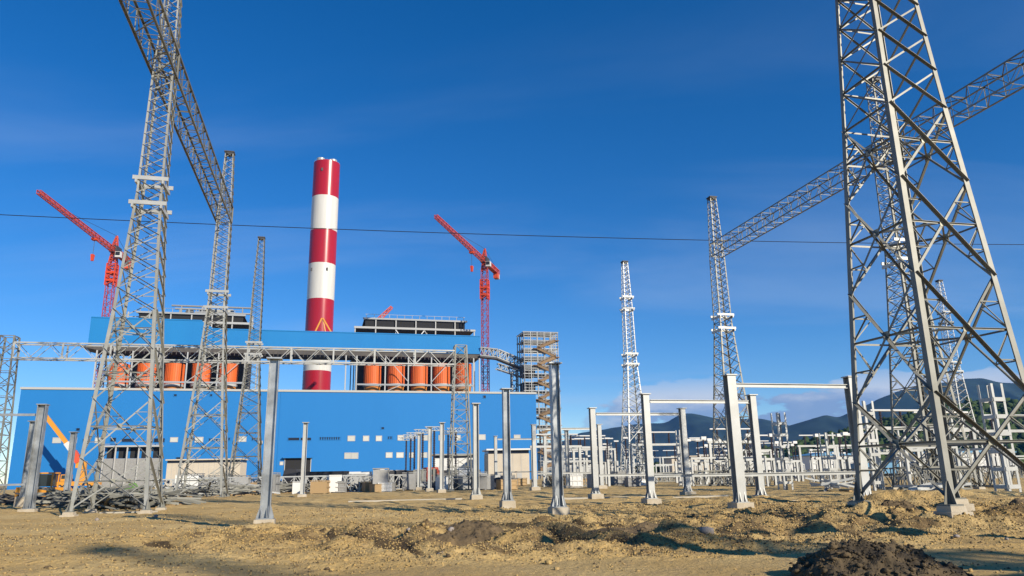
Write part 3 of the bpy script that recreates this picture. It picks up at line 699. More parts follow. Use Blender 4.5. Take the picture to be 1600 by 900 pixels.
# ------------------------------------------------------------------ the power plant, its own frame turned 8 degrees
PA = R(14.5); P1 = Vector((math.cos(PA), math.sin(PA), 0)); P2 = Vector((-math.sin(PA), math.cos(PA), 0)); PO = at(430, 745, 320.0); PO.z = 0
def PL(px, py, d=0.0):                               # pixel -> (along, up) on the plane d metres behind the hall front
    r = at(px, py, 1.0) - Vector((0, 0, CAM_H)); r = Vector((r.x, 1.0, r.z)); o_ = PO + P2 * d
    t = P2.dot(o_) / P2.dot(r); h = r * t; return P1.dot(h - PO), h.z + CAM_H
def plant(name, label, cat, d=0.0, s=0.0, group=None):
    o = empty(name, PO + P2 * d + P1 * s, PA); tag(o, label, cat, group); return o
hall = plant('turbine_hall', 'long bright blue corrugated turbine hall with small windows', 'building')
hx0 = PL(27, 650)[0]; hx1 = PL(838, 650)[0]; hz = PL(430, 612)[1]
MB().box(hx0, hx1, 0, 36, -.5, hz).build('wall', 'blue_clad', hall)
mb = MB(); mb.box(hx0 - .3, hx1 + .3, -.35, .35, hz + .01, hz + .9); mb.box(hx0 - .3, hx0 + .4, .352, 36, hz + .01, hz + .9); mb.box(hx1 - .4, hx1 + .3, .352, 36, hz + .01, hz + .9); mb.build('parapet', 'frame_grey', hall)
def opening(px, py, w_, h_, kind):
    x0, zt = PL(px - w_/2, py - h_/2); x1, zb = PL(px + w_/2, py + h_/2)
    f = MB(); t = .22
    for a in ((x0 - t, x1 + t, zt, zt + t), (x0 - t, x1 + t, zb - t, zb), (x0 - t, x0, zb, zt), (x1, x1 + t, zb, zt)): f.box(a[0], a[1], -.14, .02, a[2], a[3])
    f = f.build('window', 'frame_grey' if kind == 'p' else 'blue_clad', hall)
    if kind == 'l':
        m_ = MB(); n_ = max(2, int((x1 - x0) / .9))
        for k in range(n_): a = x0 + (x1 - x0) * k / n_; m_.box(a, a + .5, -.08, -.02, zb, zt)
        m_.build('louvre', 'window_dark', f)
    else: MB().box(x0, x1, -.07, -.02, zb, zt).build('pane', 'window_pale' if kind == 'p' else 'window_dark', f)
WIN = [(89,688,11,7,'p'),(115,688,8,7,'p'),(48,718,5,7,'p'),(153,688,7,7,'p'),(122,671,5,4,'d'),(132,688,4,4,'d'),(177,687,8,6,'d'),(200,688,18,5,'d'),(249,688,16,6,'d'),(272,687,10,6,'p'),(311,687,11,7,'p'),
 (379,686,10,7,'p'),(407,691,5,3,'p'),(292,687,7,5,'d'),(281,717,11,5,'d'),(336,687,18,4,'l'),(357,686,8,4,'l'),(401,686,14,4,'l'),(459,686,17,4,'d'),(478,686,16,4,'d'),(516,685,32,4,'l'),(440,724,4,4,'p'),
 (549,685,10,7,'p'),(572,685,8,7,'p'),(592,685,8,7,'p'),(610,684,7,4,'l'),(626,684,8,7,'p'),(664,684,8,7,'p'),(753,683,10,7,'p'),(543.5,712,9,8,'p'),(554.5,712,9,8,'p'),(608,711,9,7,'p'),(625,711,10,7,'p'),(643,711,6,7,'p'),(663,711,8,7,'p'),
 (598,669,4,3,'d'),(274,617.5,4,3,'d'),(330,617.5,3,3,'d'),(757,620,4,4,'d'),(808,683,9,6,'p'),(690,684,8,7,'p'),(715,684,8,7,'p')]
for q in WIN: opening(*q)
# dark doorway with canopy
x0, zt = PL(446, 716); x1, zb = PL(484, 746); d_ = MB().box(x0, x1, -.12, -.02, 0, zt).build('doorway', 'dark_void', hall)
mb = MB(); mb.box(x0 - 1, x1 + .8, -1.8, -.02, zt + .01, zt + .5); mb.build('canopy', 'blue_clad', d_)
f = MB(); f.box(x0 - .3, x0 - .01, -.25, -.02, 0, zt); f.box(x1 + .01, x1 + .3, -.25, -.02, 0, zt); f.build('frame', 'frame_grey', d_)
x0, _ = PL(437, 650); MB().box(x0 - .08, x0 + .08, -.12, -.01, 0, hz - .1).build('downpipe', 'blue_clad', hall)
# loading bay on the left with dark openings
x0, zt = PL(166, 699); x1, zb = PL(254, 716); bay = MB(); bay.box(x0, x1, -3.2, -.02, zt, zt + .6); bay = bay.build('loading_bay', 'frame_grey', hall)
for k in range(6):
    a = x0 + (x1 - x0) * k / 5; MB().box(a - .25, a + .25, -3.0, -2.5, 0, zt - .01).build('post', 'frame_grey', bay)
    if k < 5: MB().box(a + .6, x0 + (x1 - x0) * (k + 1) / 5 - .6, -.14, -.02, zb + .2, zt - .3).build('opening', 'dark_void', bay)
MB().box(x0 + .3, x1 - .3, -2.4, -1.9, 0, zb).build('plinth_wall', 'crate_grey', bay)

# bunker gallery above
D1 = 40.0; gal = plant('bunker_gallery', 'raised bright blue gallery running behind and above the turbine hall', 'building', D1)
ga, gb = PL(137, 540, D1)[0], PL(750, 540, D1)[0]; gbot = PL(430, 553, D1)[1]; gtop = PL(600, 522, D1)[1]; gl = PL(272, 505, D1)[0]; gtl = PL(200, 498, D1)[1]; gm = PL(325, 505, D1)[0]
MB().prism([(ga, gbot + 2.2), (gb, gbot + 2.2), (gb, gtop), (gm + 3.5, gtop), (gm - 2.5, gtl - .2), (gm - 2.5, gtl), (ga, gtl)], 0, 17).build('wall', 'blue_clad_top', gal)
mb = MB(); mb.prism([(ga + 5, gbot), (gb, gbot), (gb, gbot + 2.19), (ga - 3.2, gbot + 2.19), (ga - 3.2, gbot + 1.6)], .4, 16.6); mb.build('floor', 'rust_steel', gal)
mb = MB(); mb.box(gm - 2.6, gb, -.2, .2, gtop + .01, gtop + .5); mb.box(ga, gm - 2.7, -.2, .2, gtl + .01, gtl + .5); mb.build('parapet', 'blue_clad_top', gal)
mb = MB()
for k in range(90):
    a = ga + 4 + (gb - ga - 5) * k / 90; mb.box(a, a + .25, .2, .38, gbot - 1.2, gbot + .6)
mb.build('hangers', 'rust_steel', gal)['kind'] = 'stuff'

frm = plant('bunker_steelwork', 'grey steel frame standing round the orange silos', 'steel frame', D1)
fx = lambda p: PL(p, 580, D1)[0]
ztop = gbot - .02; zlow = hz - 4
for grp in ((148, 205, 254, 291, 340, 382), (405,), (540, 557, 602, 638, 674, 708, 740, 749)):
    for p in grp:
        MB().box(fx(p) - .3, fx(p) + .3, -.3, .3, 0, ztop).build('column', 'frame_grey', frm)
for (a, b) in ((148, 382), (557, 742)):
    zb_ = PL(430, 599, D1)[1]
    MB().box(fx(a) + .45, fx(b) - .45, -.35, .35, zb_ - .4, zb_ + .4).build('girder', 'grey_steel', frm)
    MB().box(fx(a) - .5, fx(b) + .5, .5, 14, zlow + 4.4, zlow + 5.4).build('deck', 'rust_steel', frm)
for a, za, b, zb2 in ((602, 556, 638, 597), (674, 597, 708, 560), (340, 597, 382, 560), (205, 597, 254, 560), (291, 597, 335, 566), (602, 612, 630, 600), (690, 612, 674, 600), (148, 597, 205, 560)):
    p_, q_ = PL(a, za, D1), PL(b, zb2, D1); MB().bar((p_[0], -.5, p_[1]), (q_[0], -.5, q_[1]), .3).build('brace', 'frame_grey', frm)
for k, p in enumerate((186, 230, 273, 315, 357, 582, 619, 655, 690, 724)):
    r_ = 4.25; sx = PL(p, 580, D1 + 7)[0]; root = plant('coal_silo', 'orange coal silo under the left half of the blue gallery' if k < 5 else 'orange coal silo under the right half of the blue gallery', 'silo', D1 + 7, sx, 'orange coal silos under the gallery')
    zt = PL(p, 566, D1)[1]; zm = PL(p, 597, D1)[1]
    auto_smooth(MB().cyl((0, 0, zm - .3), (0, 0, zt), r_, n=32).build('shell', 'silo_orange', root)); auto_smooth(MB().cyl((0, 0, hz - 9), (0, 0, zm - 1.6), 2.2, r_ * .98, n=32).build('hopper', 'silo_yellow', root))
    mb = MB()
    for t in range(28):
        a = 6.283 * t / 28; mb.box(math.cos(a) * (r_ + .06) - .07, math.cos(a) * (r_ + .06) + .07, math.sin(a) * (r_ + .06) - .07, math.sin(a) * (r_ + .06) + .07, zm - .2, zt - .05)
    mb.build('rib', 'silo_orange', root)
    auto_smooth(MB().cyl((0, 0, zm - 1.55), (0, 0, zm - .35), r_ + .35, n=32).build('ring_beam', 'frame_grey', root)); MB().cyl((0, 0, zt + .01), (0, 0, zt + 1.2), r_ * .8, r_ * .5, n=20).build('lid', 'rust_steel', root)

# boiler houses behind, still open steel
def boiler(d, pa, pb, zt_py, label, roof_py, right=True):
    root = plant('boiler_house', label, 'boiler house', d); a, b = PL(pa, 540, d)[0], PL(pb, 540, d)[0]; zt = PL((pa + pb) / 2, zt_py, d)[1]; zr = PL((pa + pb) / 2, roof_py, d)[1]
    MB().box(a + 2.5, b - 2.5, 4, 40, 0, gtop - 6).build('inner_casing', 'rust_steel', root)
    nb = 6
    for k in range(nb + 1):
        x = a + (b - a) * k / nb
        for yy in (0, 44): MB().box(x - .3, x + .3, yy - .3, yy + .3, 0, zr if k not in (0, nb) or not right else zt).build('column', 'frame_grey', root)
    for z_, t in ((gtop - 4, .5), (zt, .55), (zr, .45)):
        ins = 0 if z_ <= zt + .1 else (b - a) * .07
        for yy in (0, 44): MB().box(a + ins - .6, b - ins + .6, yy - .56, yy + .56, z_ - t, z_ + t).build('girder', 'frame_grey' if z_ < zr - .1 else 'grey_steel', root)
        MB().box(a + ins, b - ins, .6, 43.4, z_ - .5, z_ - .2).build('floor', 'rust_steel', root)
    zz_ = (zt + zr) / 2
    MB().box(a + (b - a) * .08, b - (b - a) * .08, .57, 1.2, zt + .6, zr - .5).build('wall_panel', 'dark_void', root)
    for k in range(14):
        x = a + (b - a) * (.09 + .82 * k / 13); MB().box(x - .12, x + .12, .2, .5, zr + .46, zr + 2.4).build('guard_post', 'grey_steel', root)
    MB().box(a + (b - a) * .08, b - (b - a) * .08, .25, .42, zr + 2.42, zr + 2.6).build('guard_rail', 'grey_steel', root)
    for k, (f0, f1) in enumerate(((.33, .45), (.45, .57), (.57, .69), (.69, .57))):
        MB().bar((a + (b - a) * f0, -.7, gtop - 3 if k % 2 else zt - .9), (a + (b - a) * f1, -.7, zt - .9 if k % 2 else gtop - 3), .5).build('brace', 'white_steel', root)
    return root
boiler(66.0, 554, 741, 514, 'open steel boiler house top behind the right half of the gallery', 500)
lb = boiler(66.0, 195, 392, 503, 'open steel boiler house top behind the left half of the gallery', 490, False)
dr = 62.0
root = plant('jib_stub', 'small red jib stub poking above the right boiler house', 'crane jib', 110); p_, q_ = PL(589, 497, 110), PL(612, 480, 110)
MB().truss((p_[0], 0, p_[1] - 2), (q_[0], 0, q_[1]), 2.2, 1.6, 7, .3).build('jib', 'crane_red', root); mb = MB(); mb.box(p_[0] - 2.5, p_[0] + 2, -2, 2, 0, p_[1] - 2.2); mb.build('mast', 'rust_steel', root)
# pipes and a drum on the left roof
root = plant('roof_pipework', 'grey pipes and platform on the roof of the left boiler house', 'pipework', 66.0); zr = PL(300, 490, 66)[1] + .85
for p0_, p1_, h in ((268, 330, 3.2), (300, 392, 1.6), (262, 392, 4.8)):
    a, b = PL(p0_, 490, 66)[0], PL(p1_, 490, 66)[0]; MB().cyl((a, 8, zr + h), (b, 8, zr + h), .5, n=10).build('pipe', 'grey_steel', root)
    for k in range(4): x = a + (b - a) * (k + .5) / 4; MB().box(x - .25, x + .25, 7.6, 8.4, zr, zr + h - .3).build('support', 'grey_steel', root)
for k, p in enumerate((290, 312, 356)): a = PL(p, 490, 66)[0]; MB().frust(a, 12, zr, zr + 4.5, 2.8, 2, 1.2, 1.0).build('hopper', 'grey_steel', root)

# orange frame on the gallery roof, before the chimney
root = plant('lifting_frame', 'orange triangular lifting frame on the gallery roof before the chimney', 'lifting frame', D1 + 10); zb = gtop + .05; p_ = PL(503, 497, D1 + 10); l_, r_ = PL(490, 520, D1 + 10)[0], PL(521, 520, D1 + 10)[0]
MB().bar((l_, 0, zb + .2), (p_[0], 0, p_[1]), .7).build('leg', 'yellow_paint', root); MB().bar((r_, 0, zb + .2), (p_[0] + .5, 0, p_[1]), .7).build('leg', 'yellow_paint', root); MB().bar((p_[0] + 2.5, .8, zb + .2), (p_[0] + .5, .2, p_[1] - .6), .5).build('leg', 'yellow_paint', root)
MB().box(l_ - .6, r_ + .6, -.8, 1.4, gtop - .1, zb + .3).build('base', 'yellow_paint', root)

# ------------------------------------------------------------------ chimney
CY = 510.0; cb = at(494, 640, CY); root = empty('chimney', (at(494.6, 600, CY).x, CY, 0), PA); rad = 9.5
ys = [257, 311, 363, 415, 470, 526, 581, 636, 690]; zs = [CAM_H + CY * T(p, 495 + (636 - p) * .043) for p in ys] + [0.0]
for k in range(len(zs) - 1):
    auto_smooth(MB().cyl((0, 0, zs[k+1]), (0, 0, zs[k] - .0), rad, n=64, caps=(k == 0)).build('band', 'red_paint' if k % 2 == 0 else 'white_paint', root))
for k, (dx, dy, h) in enumerate(((-4.4, -3, 4.0), (4.2, -2.5, 3.6), (.2, 3.5, 3.0))):
    auto_smooth(MB().cyl((dx, dy, zs[0] - 1), (dx, dy, zs[0] + h * .7), 3.0, n=24).build('flue', 'galv_white', root))
mb = MB()
for k in range(28):
    a = 6.283 * k / 28; mb.bar((math.cos(a) * 9.2, math.sin(a) * 9.2, zs[0]), (math.cos(a) * 9.2, math.sin(a) * 9.2, zs[0] + 1.2), .12)
mb.build('guard_rail', 'grey_steel', root)['kind'] = 'stuff'
mb = MB()
for k, (a, zz_) in enumerate(((-1.9, zs[0] - 9), (-1.2, zs[3] - 6), (-2.4, zs[3] - 6))):
    x, y = math.cos(a) * (rad + .1), math.sin(a) * (rad + .1); MB().box(x - .6, x + .6, y - .3, y + .3, zz_, zz_ + 2.2).build('lamp_box', 'dark_steel', root)
tag(root, 'tall round chimney with red and white bands', 'chimney')

# ------------------------------------------------------------------ tower cranes
def tower_crane(mast_px, joint_py, tip, ctr, apex_py, z_j, label, cage):
    Y = (z_j - CAM_H) / T(joint_py, mast_px); m = at(mast_px, joint_py, Y); t_ = at(tip[0], tip[1], (z_j - CAM_H) / T(tip[1], tip[0])); c_ = at(ctr[0], ctr[1], (z_j - CAM_H) / T(ctr[1], ctr[0]))
    root = empty('tower_crane', (m.x, m.y, 0), math.atan2(t_.y - m.y, t_.x - m.x)); jl = min(82, (t_ - m).length); cl = min(26, (c_ - m).length)
    MB().truss((0, 0, 0), (0, 0, z_j - 6), 3.2, 3.2, 36, .19, chord=.34).build('mast', 'crane_mast', root)
    zc = z_j - cage; mb = MB(); mb.truss((0, 0, zc), (0, 0, zc + 11), 4.0, 4.0, 5, .35, chord=.45); mb.box(-2.2, 2.2, -2.2, 2.2, zc + 2, zc + 3); mb.box(-2.3, 2.3, -2.3, 2.3, zc + 6, zc + 7); mb.build('climbing_cage', 'crane_cage', root)
    MB().truss((0, 0, z_j - 6), (0, 0, z_j - 1), 3.0, 2.0, 3, .4, chord=.5).build('slewing_unit', 'crane_red', root)
    mb = MB(); mb.box(1, 3.4, 1.7, 4.2, z_j - 4.0, z_j - 1.2); cabn = mb.build('cab', 'white_steel', root); MB().box(3.42, 3.5, 1.9, 4.0, z_j - 3.2, z_j - 1.4).build('window', 'cab_glass', cabn)
    mb = MB(); mb.box(-4, 2, -1.8, 1.8, z_j - 1.0, z_j + 2.2); mb.build('machinery_deck', 'dark_steel', root)
    mb = MB(); mb.truss((1.5, 0, z_j), (jl, 0, z_j + .6), 2.0, 1.4, 34, .16, chord=.32); mb.build('jib', 'crane_red', root)
    mb = MB(); mb.truss((-1.5, 0, z_j), (-cl, 0, z_j), 2.4, 2.2, 8, .3, chord=.5); mb.box(-cl, -2, -1.0, 1.0, z_j - 1.2, z_j - 1.0); mb.build('counter_jib', 'crane_red', root)
    for k in range(3): MB().box(-cl + .3 + k * 1.6, -cl + 1.6 + k * 1.6, -1.3, 1.3, z_j - 4.2, z_j - .9).build('counterweight', 'orange_red' if k else 'pale_concrete', root)
    za = CAM_H + T(apex_py, mast_px) * Y; mb = MB(); mb.truss((0, 0, z_j + 2.2), (-1.0, 0, za), 2.2, .5, 5, .25, chord=.4); mb.build('apex', 'crane_red', root)
    wire('jib_tie', (-1, 0, za), (jl * .62, 0, z_j + 2), 0, .09, 'dark_steel', 1, root); wire('counter_tie', (-1, 0, za), (-cl + 1, 0, z_j + 1.5), 0, .09, 'dark_steel', 1, root)
    xt = jl * .3; mb = MB(); mb.box(xt - 1.2, xt + 1.2, -1.2, 1.2, z_j - 2.0, z_j - 1.2); tr = mb.build('trolley', 'crane_cage', root)
    wire('hoist_rope', (xt, 0, z_j - 2), (xt, 0, z_j - 9), 0, .1, 'dark_steel', 1, tr); MB().frust(xt, 0, z_j - 12, z_j - 9, .5, .5, 1.0, .6).build('hook_block', 'crane_cage', tr)
    tag(root, label, 'tower crane', 'red tower cranes')
tower_crane(757, 408, (681, 340), (778, 430), 388, 118.0, 'red tower crane beside the right end of the blue gallery', 22)
tower_crane(179, 392, (60, 302), (206, 411), 368, 114.0, 'red tower crane half hidden by the left lattice tower', 18)

# ------------------------------------------------------------------ stair and transfer tower, conveyor bridge
D2 = 30.0; sA = PL(819, 560, D2)[0]; sB = PL(872, 560, D2)[0]; sT = PL(850, 519, D2)[1]
root = plant('stair_tower', 'grey steel transfer tower wrapped in scaffolding with brown zigzag stairs', 'tower', D2, sA); W = sB - sA; DP = 13.0; nl = 17
for i in range(6):
    for j in range(4):
        if 0 < i < 5 and 0 < j < 3: continue
        MB().box(W * i / 5 - .22, W * i / 5 + .22, DP * j / 3 - .22, DP * j / 3 + .22, 0 if i > 1 else sT * .42, sT).build('post', 'grey_steel', root)
for k in range(1, nl + 1):
    z = sT * k / nl; x0 = 0 if z > sT * .45 else W * .4
    mb = MB()
    for y in (0, DP): mb.box(x0 - .5, W + .5, y - .16, y + .16, z - .2, z + .2)
    for x in (x0, W): mb.box(x - .15, x + .15, .2, DP - .2, z - .2, z + .2)
    if k > nl - 5:
        for dz in (-.9, -1.8, -2.7): mb.box(x0 - .3, W + .3, -.35, -.2, z + dz, z + dz + .25)
    for f_ in (.33, .66): mb.box(x0 - .3, W + .3, -.3, -.18, z - sT / nl * f_, z - sT / nl * f_ + .16)
    for q_ in range(9): xq = x0 + (W - x0) * q_ / 8; mb.box(xq - .07, xq + .07, -.45, -.32, z - sT / nl + .2, z - .2)
    mb.build('ledger', 'grey_steel', root)
    MB().box(x0 + .3, W - .3, .25, DP - .25, z - .45, z - .25).build('floor', 'rust_steel', root)
    if k <= nl - 2:
        a, b = (W * .38, W * .92) if k % 2 else (W * .92, W * .38)
        MB().bar((a, -1.0, z), (b, -1.0, z + sT / nl), 1.4, .7, up=(0, 1, 0)).build('stair_flight', 'scaffold_brown', root)
        MB().bar((a, -1.9, z + 1.2), (b, -1.9, z + sT / nl + 1.2), .2, .25).build('handrail', 'scaffold_brown', root)
        MB().box(W * .9 if k % 2 else W * .26, W * 1.02 if k % 2 else W * .38, -1.8, -.3, z + sT / nl - .35, z + sT / nl).build('landing', 'scaffold_brown', root)
for k in range(3):
    MB().box(W * .02, W * .35, DP * .2, DP * .8, sT * (.45 + .12 * k), sT * (.53 + .12 * k)).build('hopper', 'dark_steel', root)
MB().box(.4, W - .4, .5, DP - .5, sT * .44, sT * .47).build('transfer_floor', 'rust_steel', root)
root = plant('conveyor_bridge', 'grey truss conveyor bridge sagging from the blue gallery to the stair tower', 'bridge', D2 + 8); pts = [PL(751, 553, D2 + 8), PL(778, 556, D2 + 8), PL(800, 565, D2 + 8), PL(822, 575, D2 + 8)]
for a, b in zip(pts, pts[1:]):
    MB().truss((a[0], 3, a[1] + 1.6), (b[0], 3, b[1] + 1.6), 4.2, 4.2, 4, .35, chord=.5).build('truss', 'grey_steel', root); MB().bar((a[0], 3, a[1] - .9), (b[0], 3, b[1] - .9), 4.4, 1.2, up=(0, 0, 1)).build('floor', 'dark_steel', root)
mb = MB(); mb.truss((pts[1][0], 3, pts[1][1] - 5), (pts[3][0], 3, pts[3][1] - 3.5), 3, 3, 7, .3, chord=.4); mb.build('under_truss', 'grey_steel', root)
for f in (.55,):
    x = PL(806, 600, D2 + 8)[0]; MB().truss((x, 3, 0), (x, 3, pts[2][1] - 5), 3.6, 3.0, 12, .3, chord=.5).build('trestle', 'grey_steel', root)
# ------------------------------------------------------------------ hills
def ridge(name, pts, Y0, wf, wb, mat, label, seed, rough=.08, nx=520, ny=40, ext=1.0, bump=0):
    P_ = [at(px, py, Y0) for px, py in pts]; xs = np.array([p.x for p in P_]); zs_ = np.array([p.z for p in P_])
    X = np.linspace(xs[0], xs[-1], nx); Z = np.interp(X, xs, zs_)
    k = np.ones(5) / 5; Z = np.convolve(np.pad(Z, 2, 'edge'), k, 'valid'); tt = np.concatenate([np.linspace(-1, 0, ny), np.linspace(0, 1, ny // 2)[1:]])
    Yg = np.where(tt < 0, tt * wf, tt * wb) + Y0
    XX, TT = np.meshgrid(X, tt, indexing='ij'); YY = np.broadcast_to(Yg[None], XX.shape)
    sp = (1 - np.abs(TT)) ** 1.0; amp = Z.max()
    sc_ = amp * 1.2
    no = fbm(XX / sc_, YY / sc_, seed, 5, .55); gul = np.abs(fbm(XX / sc_ * 1.7, YY / sc_ * .6, seed + 9, 4)) * 2
    H = Z[:, None] * sp * (1 + rough * 6 * no * (1 - sp ** 4)) - amp * .35 * gul * sp * (1 - sp) * 2 + rough * amp * .25 * fbm(XX / sc_ * 5, YY / sc_ * 5, seed + 2, 3)
    if bump: H = H + bump * fbm(XX / 9, YY / 9, seed + 4, 3, .6) * (sp > .02)
    H = np.where(np.abs(TT) > .999, -5, H)
    v = np.stack([XX, YY, H], -1).reshape(-1, 3); n2_ = len(tt)
    i = np.arange(nx - 1)[:, None] * n2_; j = np.arange(n2_ - 1)[None]; q = np.stack([i + j, i + n2_ + j, i + n2_ + j + 1, i + j + 1], -1).reshape(-1, 4)
    me = bpy.data.meshes.new(name); me.from_pydata(v.tolist(), [], q.tolist()); me.update(); me.polygons.foreach_set('use_smooth', [True] * len(q)); me.materials.append(MATS[mat])
    o = link(name, me); o['kind'] = 'structure'; o['label'] = label; return v
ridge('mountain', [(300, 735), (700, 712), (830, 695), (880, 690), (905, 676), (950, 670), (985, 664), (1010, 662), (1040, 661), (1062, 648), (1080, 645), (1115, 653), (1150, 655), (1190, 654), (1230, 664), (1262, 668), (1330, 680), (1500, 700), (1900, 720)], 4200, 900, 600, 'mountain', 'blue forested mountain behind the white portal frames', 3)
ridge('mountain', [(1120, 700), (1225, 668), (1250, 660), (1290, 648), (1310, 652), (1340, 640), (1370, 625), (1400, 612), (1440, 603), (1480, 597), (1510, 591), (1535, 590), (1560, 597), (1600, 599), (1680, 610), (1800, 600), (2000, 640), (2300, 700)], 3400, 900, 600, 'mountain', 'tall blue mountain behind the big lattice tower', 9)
HV = ridge('hill', [(1130, 722), (1200, 700), (1260, 690), (1320, 676), (1360, 662), (1400, 652), (1450, 641), (1490, 632), (1540, 627), (1590, 630), (1640, 634), (1750, 622), (1900, 650), (2100, 700)], 760, 170, 200, 'forest', 'green wooded hill rising behind the switchyard', 17, .05, 300, 60)
m_ = (HV[:, 2] > 2) ; c_ = HV[m_]; sel = RNG.integers(0, len(c_), 5200); p_ = c_[sel] + np.stack([RNG.uniform(-5, 5, len(sel)), RNG.uniform(-4, 4, len(sel)), RNG.uniform(0, 1.5, len(sel))], 1)
o = blobs('forest', p_, RNG.uniform(1.8, 4.2, len(sel)), 'leaf', .9, jit=.45); tag(o, 'dense green forest covering the hill', 'forest', kind='stuff')
# ragged trees at the foot of the hill and along the yard edge
c1 = at(1150, 735, 330); n = 1500; xs = RNG.uniform(at(1000, 735, 420).x, at(1900, 735, 420).x, n); ys_ = RNG.uniform(400, 470, n); hh = RNG.uniform(2, 9, n)
o = blobs('tree_belt', np.stack([xs, ys_, hh * .6], 1), RNG.uniform(1.5, 3.4, n), 'leaf', 1.1, jit=.45); tag(o, 'dark green tree belt along the far edge of the yard', 'trees', kind='stuff')

# ------------------------------------------------------------------ switchyard equipment behind the portal frames
def insulator(mb, x, y, z0, z1, r=.16, n=8):
    k = max(3, int((z1 - z0) / .22)); mb.cyl((x, y, z0), (x, y, z1), r * .5, n=8)
    for i in range(k): z = z0 + (z1 - z0) * (i + .5) / k; mb.cyl((x, y, z - .05), (x, y, z + .04), r, r * .6, n=8)
def support_proto(kind):
    root = empty('equipment_support')
    if kind == 0:     # post with insulator
        mb = MB(); isec(mb, 0, 0, -.3, 3.4, .3, .3); mb.build('post', 'galv_white', root); mb = MB(); insulator(mb, 0, 0, 3.45, 6.1); mb.build('insulator', 'insulator', root); MB().box(-.35, .35, -.12, .12, 6.12, 6.3).build('terminal', 'white_steel', root)
    elif kind == 1:   # two-post disconnector with arm
        for x in (-1.6, 1.6):
            mb = MB(); isec(mb, x, 0, -.3, 2.9, .3, .3); mb.build('post', 'galv_white', root); mb = MB(); insulator(mb, x, 0, 3.22, 5.7); mb.build('insulator', 'insulator', root); MB().box(x - .35, x + .35, -.25, .25, 5.72, 6.1).build('terminal', 'white_steel', root)
        MB().box(-2.2, 2.2, -.2, .2, 2.92, 3.2).build('base_beam', 'galv_white', root); MB().cyl((-1.2, 0, 5.9), (1.2, 0, 5.9), .09, n=8).build('switch_arm', 'white_steel', root)
    elif kind == 2:   # low white cage frame
        mb = MB(); mb.truss((-2.4, 0, .9), (2.4, 0, .9), 1.6, 1.6, 5, .07, chord=.13); mb.build('cage', 'galv', root)
        for x in (-2.3, 2.3): MB().box(x - .1, x + .1, -.1, .1, -.3, 3.08).build('end_post', 'galv_white', root)
        MB().box(-2.4, 2.4, -.1, .1, 3.1, 3.3).build('top_rail', 'galv_white', root)
    elif kind == 3:   # small bus portal
        for x in (-3.4, 3.4): mb = MB(); isec(mb, x, 0, -.3, 5.2, .34, .34); mb.build('post', 'galv_white', root)
        MB().box(-3.7, 3.7, -.16, .16, 5.22, 5.5).build('beam', 'galv_white', root)
        for x in (-2.2, 0, 2.2): mb = MB(); insulator(mb, x, 0, 5.52, 6.9, .18); mb.build('insulator', 'insulator', root)
        MB().cyl((-3.2, 0, 7.0), (3.2, 0, 7.0), .1, n=8).build('busbar', 'white_steel', root)
    return root
protos = [support_proto(k) for k in range(4)]
def joined(root):                                    # a far copy, too small to show its parts: one mesh
    me = bpy.data.meshes.new('far'); v, f, mi, ms = [], [], [], []
    for ch in root.children:
        b = len(v); v += [tuple(q.co) for q in ch.data.vertices]; m_ = ch.data.materials[0]
        if m_ not in ms: ms.append(m_)
        for p in ch.data.polygons: f.append(tuple(i + b for i in p.vertices)); mi.append(ms.index(m_))
    me.from_pydata(v, [], f)
    for m_ in ms: me.materials.append(m_)
    me.polygons.foreach_set('material_index', mi); me.update(); return me
FARM = [joined(r_) for r_ in protos]
def where(px):
    return ('behind the lone pale tower' if px < 1000 else 'behind the far tower of the right truss' if px < 1165 else 'behind the pronged ladder column' if px < 1310 else 'seen through the big tower' if px < 1500 else 'outside the big tower below the hill')
EL = ['white equipment post with dark insulator in the far switchyard', 'white two-post disconnector with arm in the far switchyard', 'low steel cage frame in the far switchyard', 'white bus portal with dark insulators in the far switchyard']
EG = ['equipment posts', 'two-post disconnectors', 'low cage frames', 'bus portals']; used = [False] * 4
rr_ = random.Random(5); O0 = Vector((16, 112, 0))
for j in range(9):
    for i in range(-2, 15):
        p_ = O0 + E1 * (i * 6.6) + E2 * (j * 9.5 - 10)
        px = 800 + FOC * p_.x / p_.y * 1.03
        if px < 862 or px > 1640: continue
        kind = rr_.choice([0, 1, 2, 3, 2, 0, 2, 3])
        if rr_.random() < .2: continue
        if j >= 4: root = link('equipment_support', FARM[kind])
        else: root = protos[kind] if not used[kind] else copy_tree(protos[kind]); used[kind] = True
        root.location = (p_.x + rr_.uniform(-.6, .6), p_.y, gz(p_.x, p_.y)); root.rotation_euler = (0, 0, AX); tag(root, EL[kind].replace('in the far switchyard', where(px)) + (', far off' if j >= 4 else ''), 'switchgear', EG[kind])
# nearer equipment seen over the portal bars
for px, Y, kind in ((1192, 92, 1), (1085, 98, 1), (1110, 105, 1), (980, 100, 0), (965, 110, 0), (1150, 98, 3), (1300, 96, 1), (1345, 92, 1), (1420, 70, 3), (1485, 74, 3), (1540, 66, 2), (1410, 66, 2), (1350, 84, 2), (1460, 58, 2), (1590, 80, 3), (1110, 90, 2), (1180, 86, 2), (905, 98, 2), (870, 104, 3), (930, 118, 3)):
    c = at(px, 740, Y); root = copy_tree(protos[kind]); root.location = (c.x, Y, gz(c.x, Y)); root.rotation_euler = (0, 0, AX + (R(90) if kind == 2 and rr_.random() < .4 else 0)); tag(root, EL[kind].replace('in the far switchyard', where(px)) + ', nearby', 'switchgear', EG[kind])
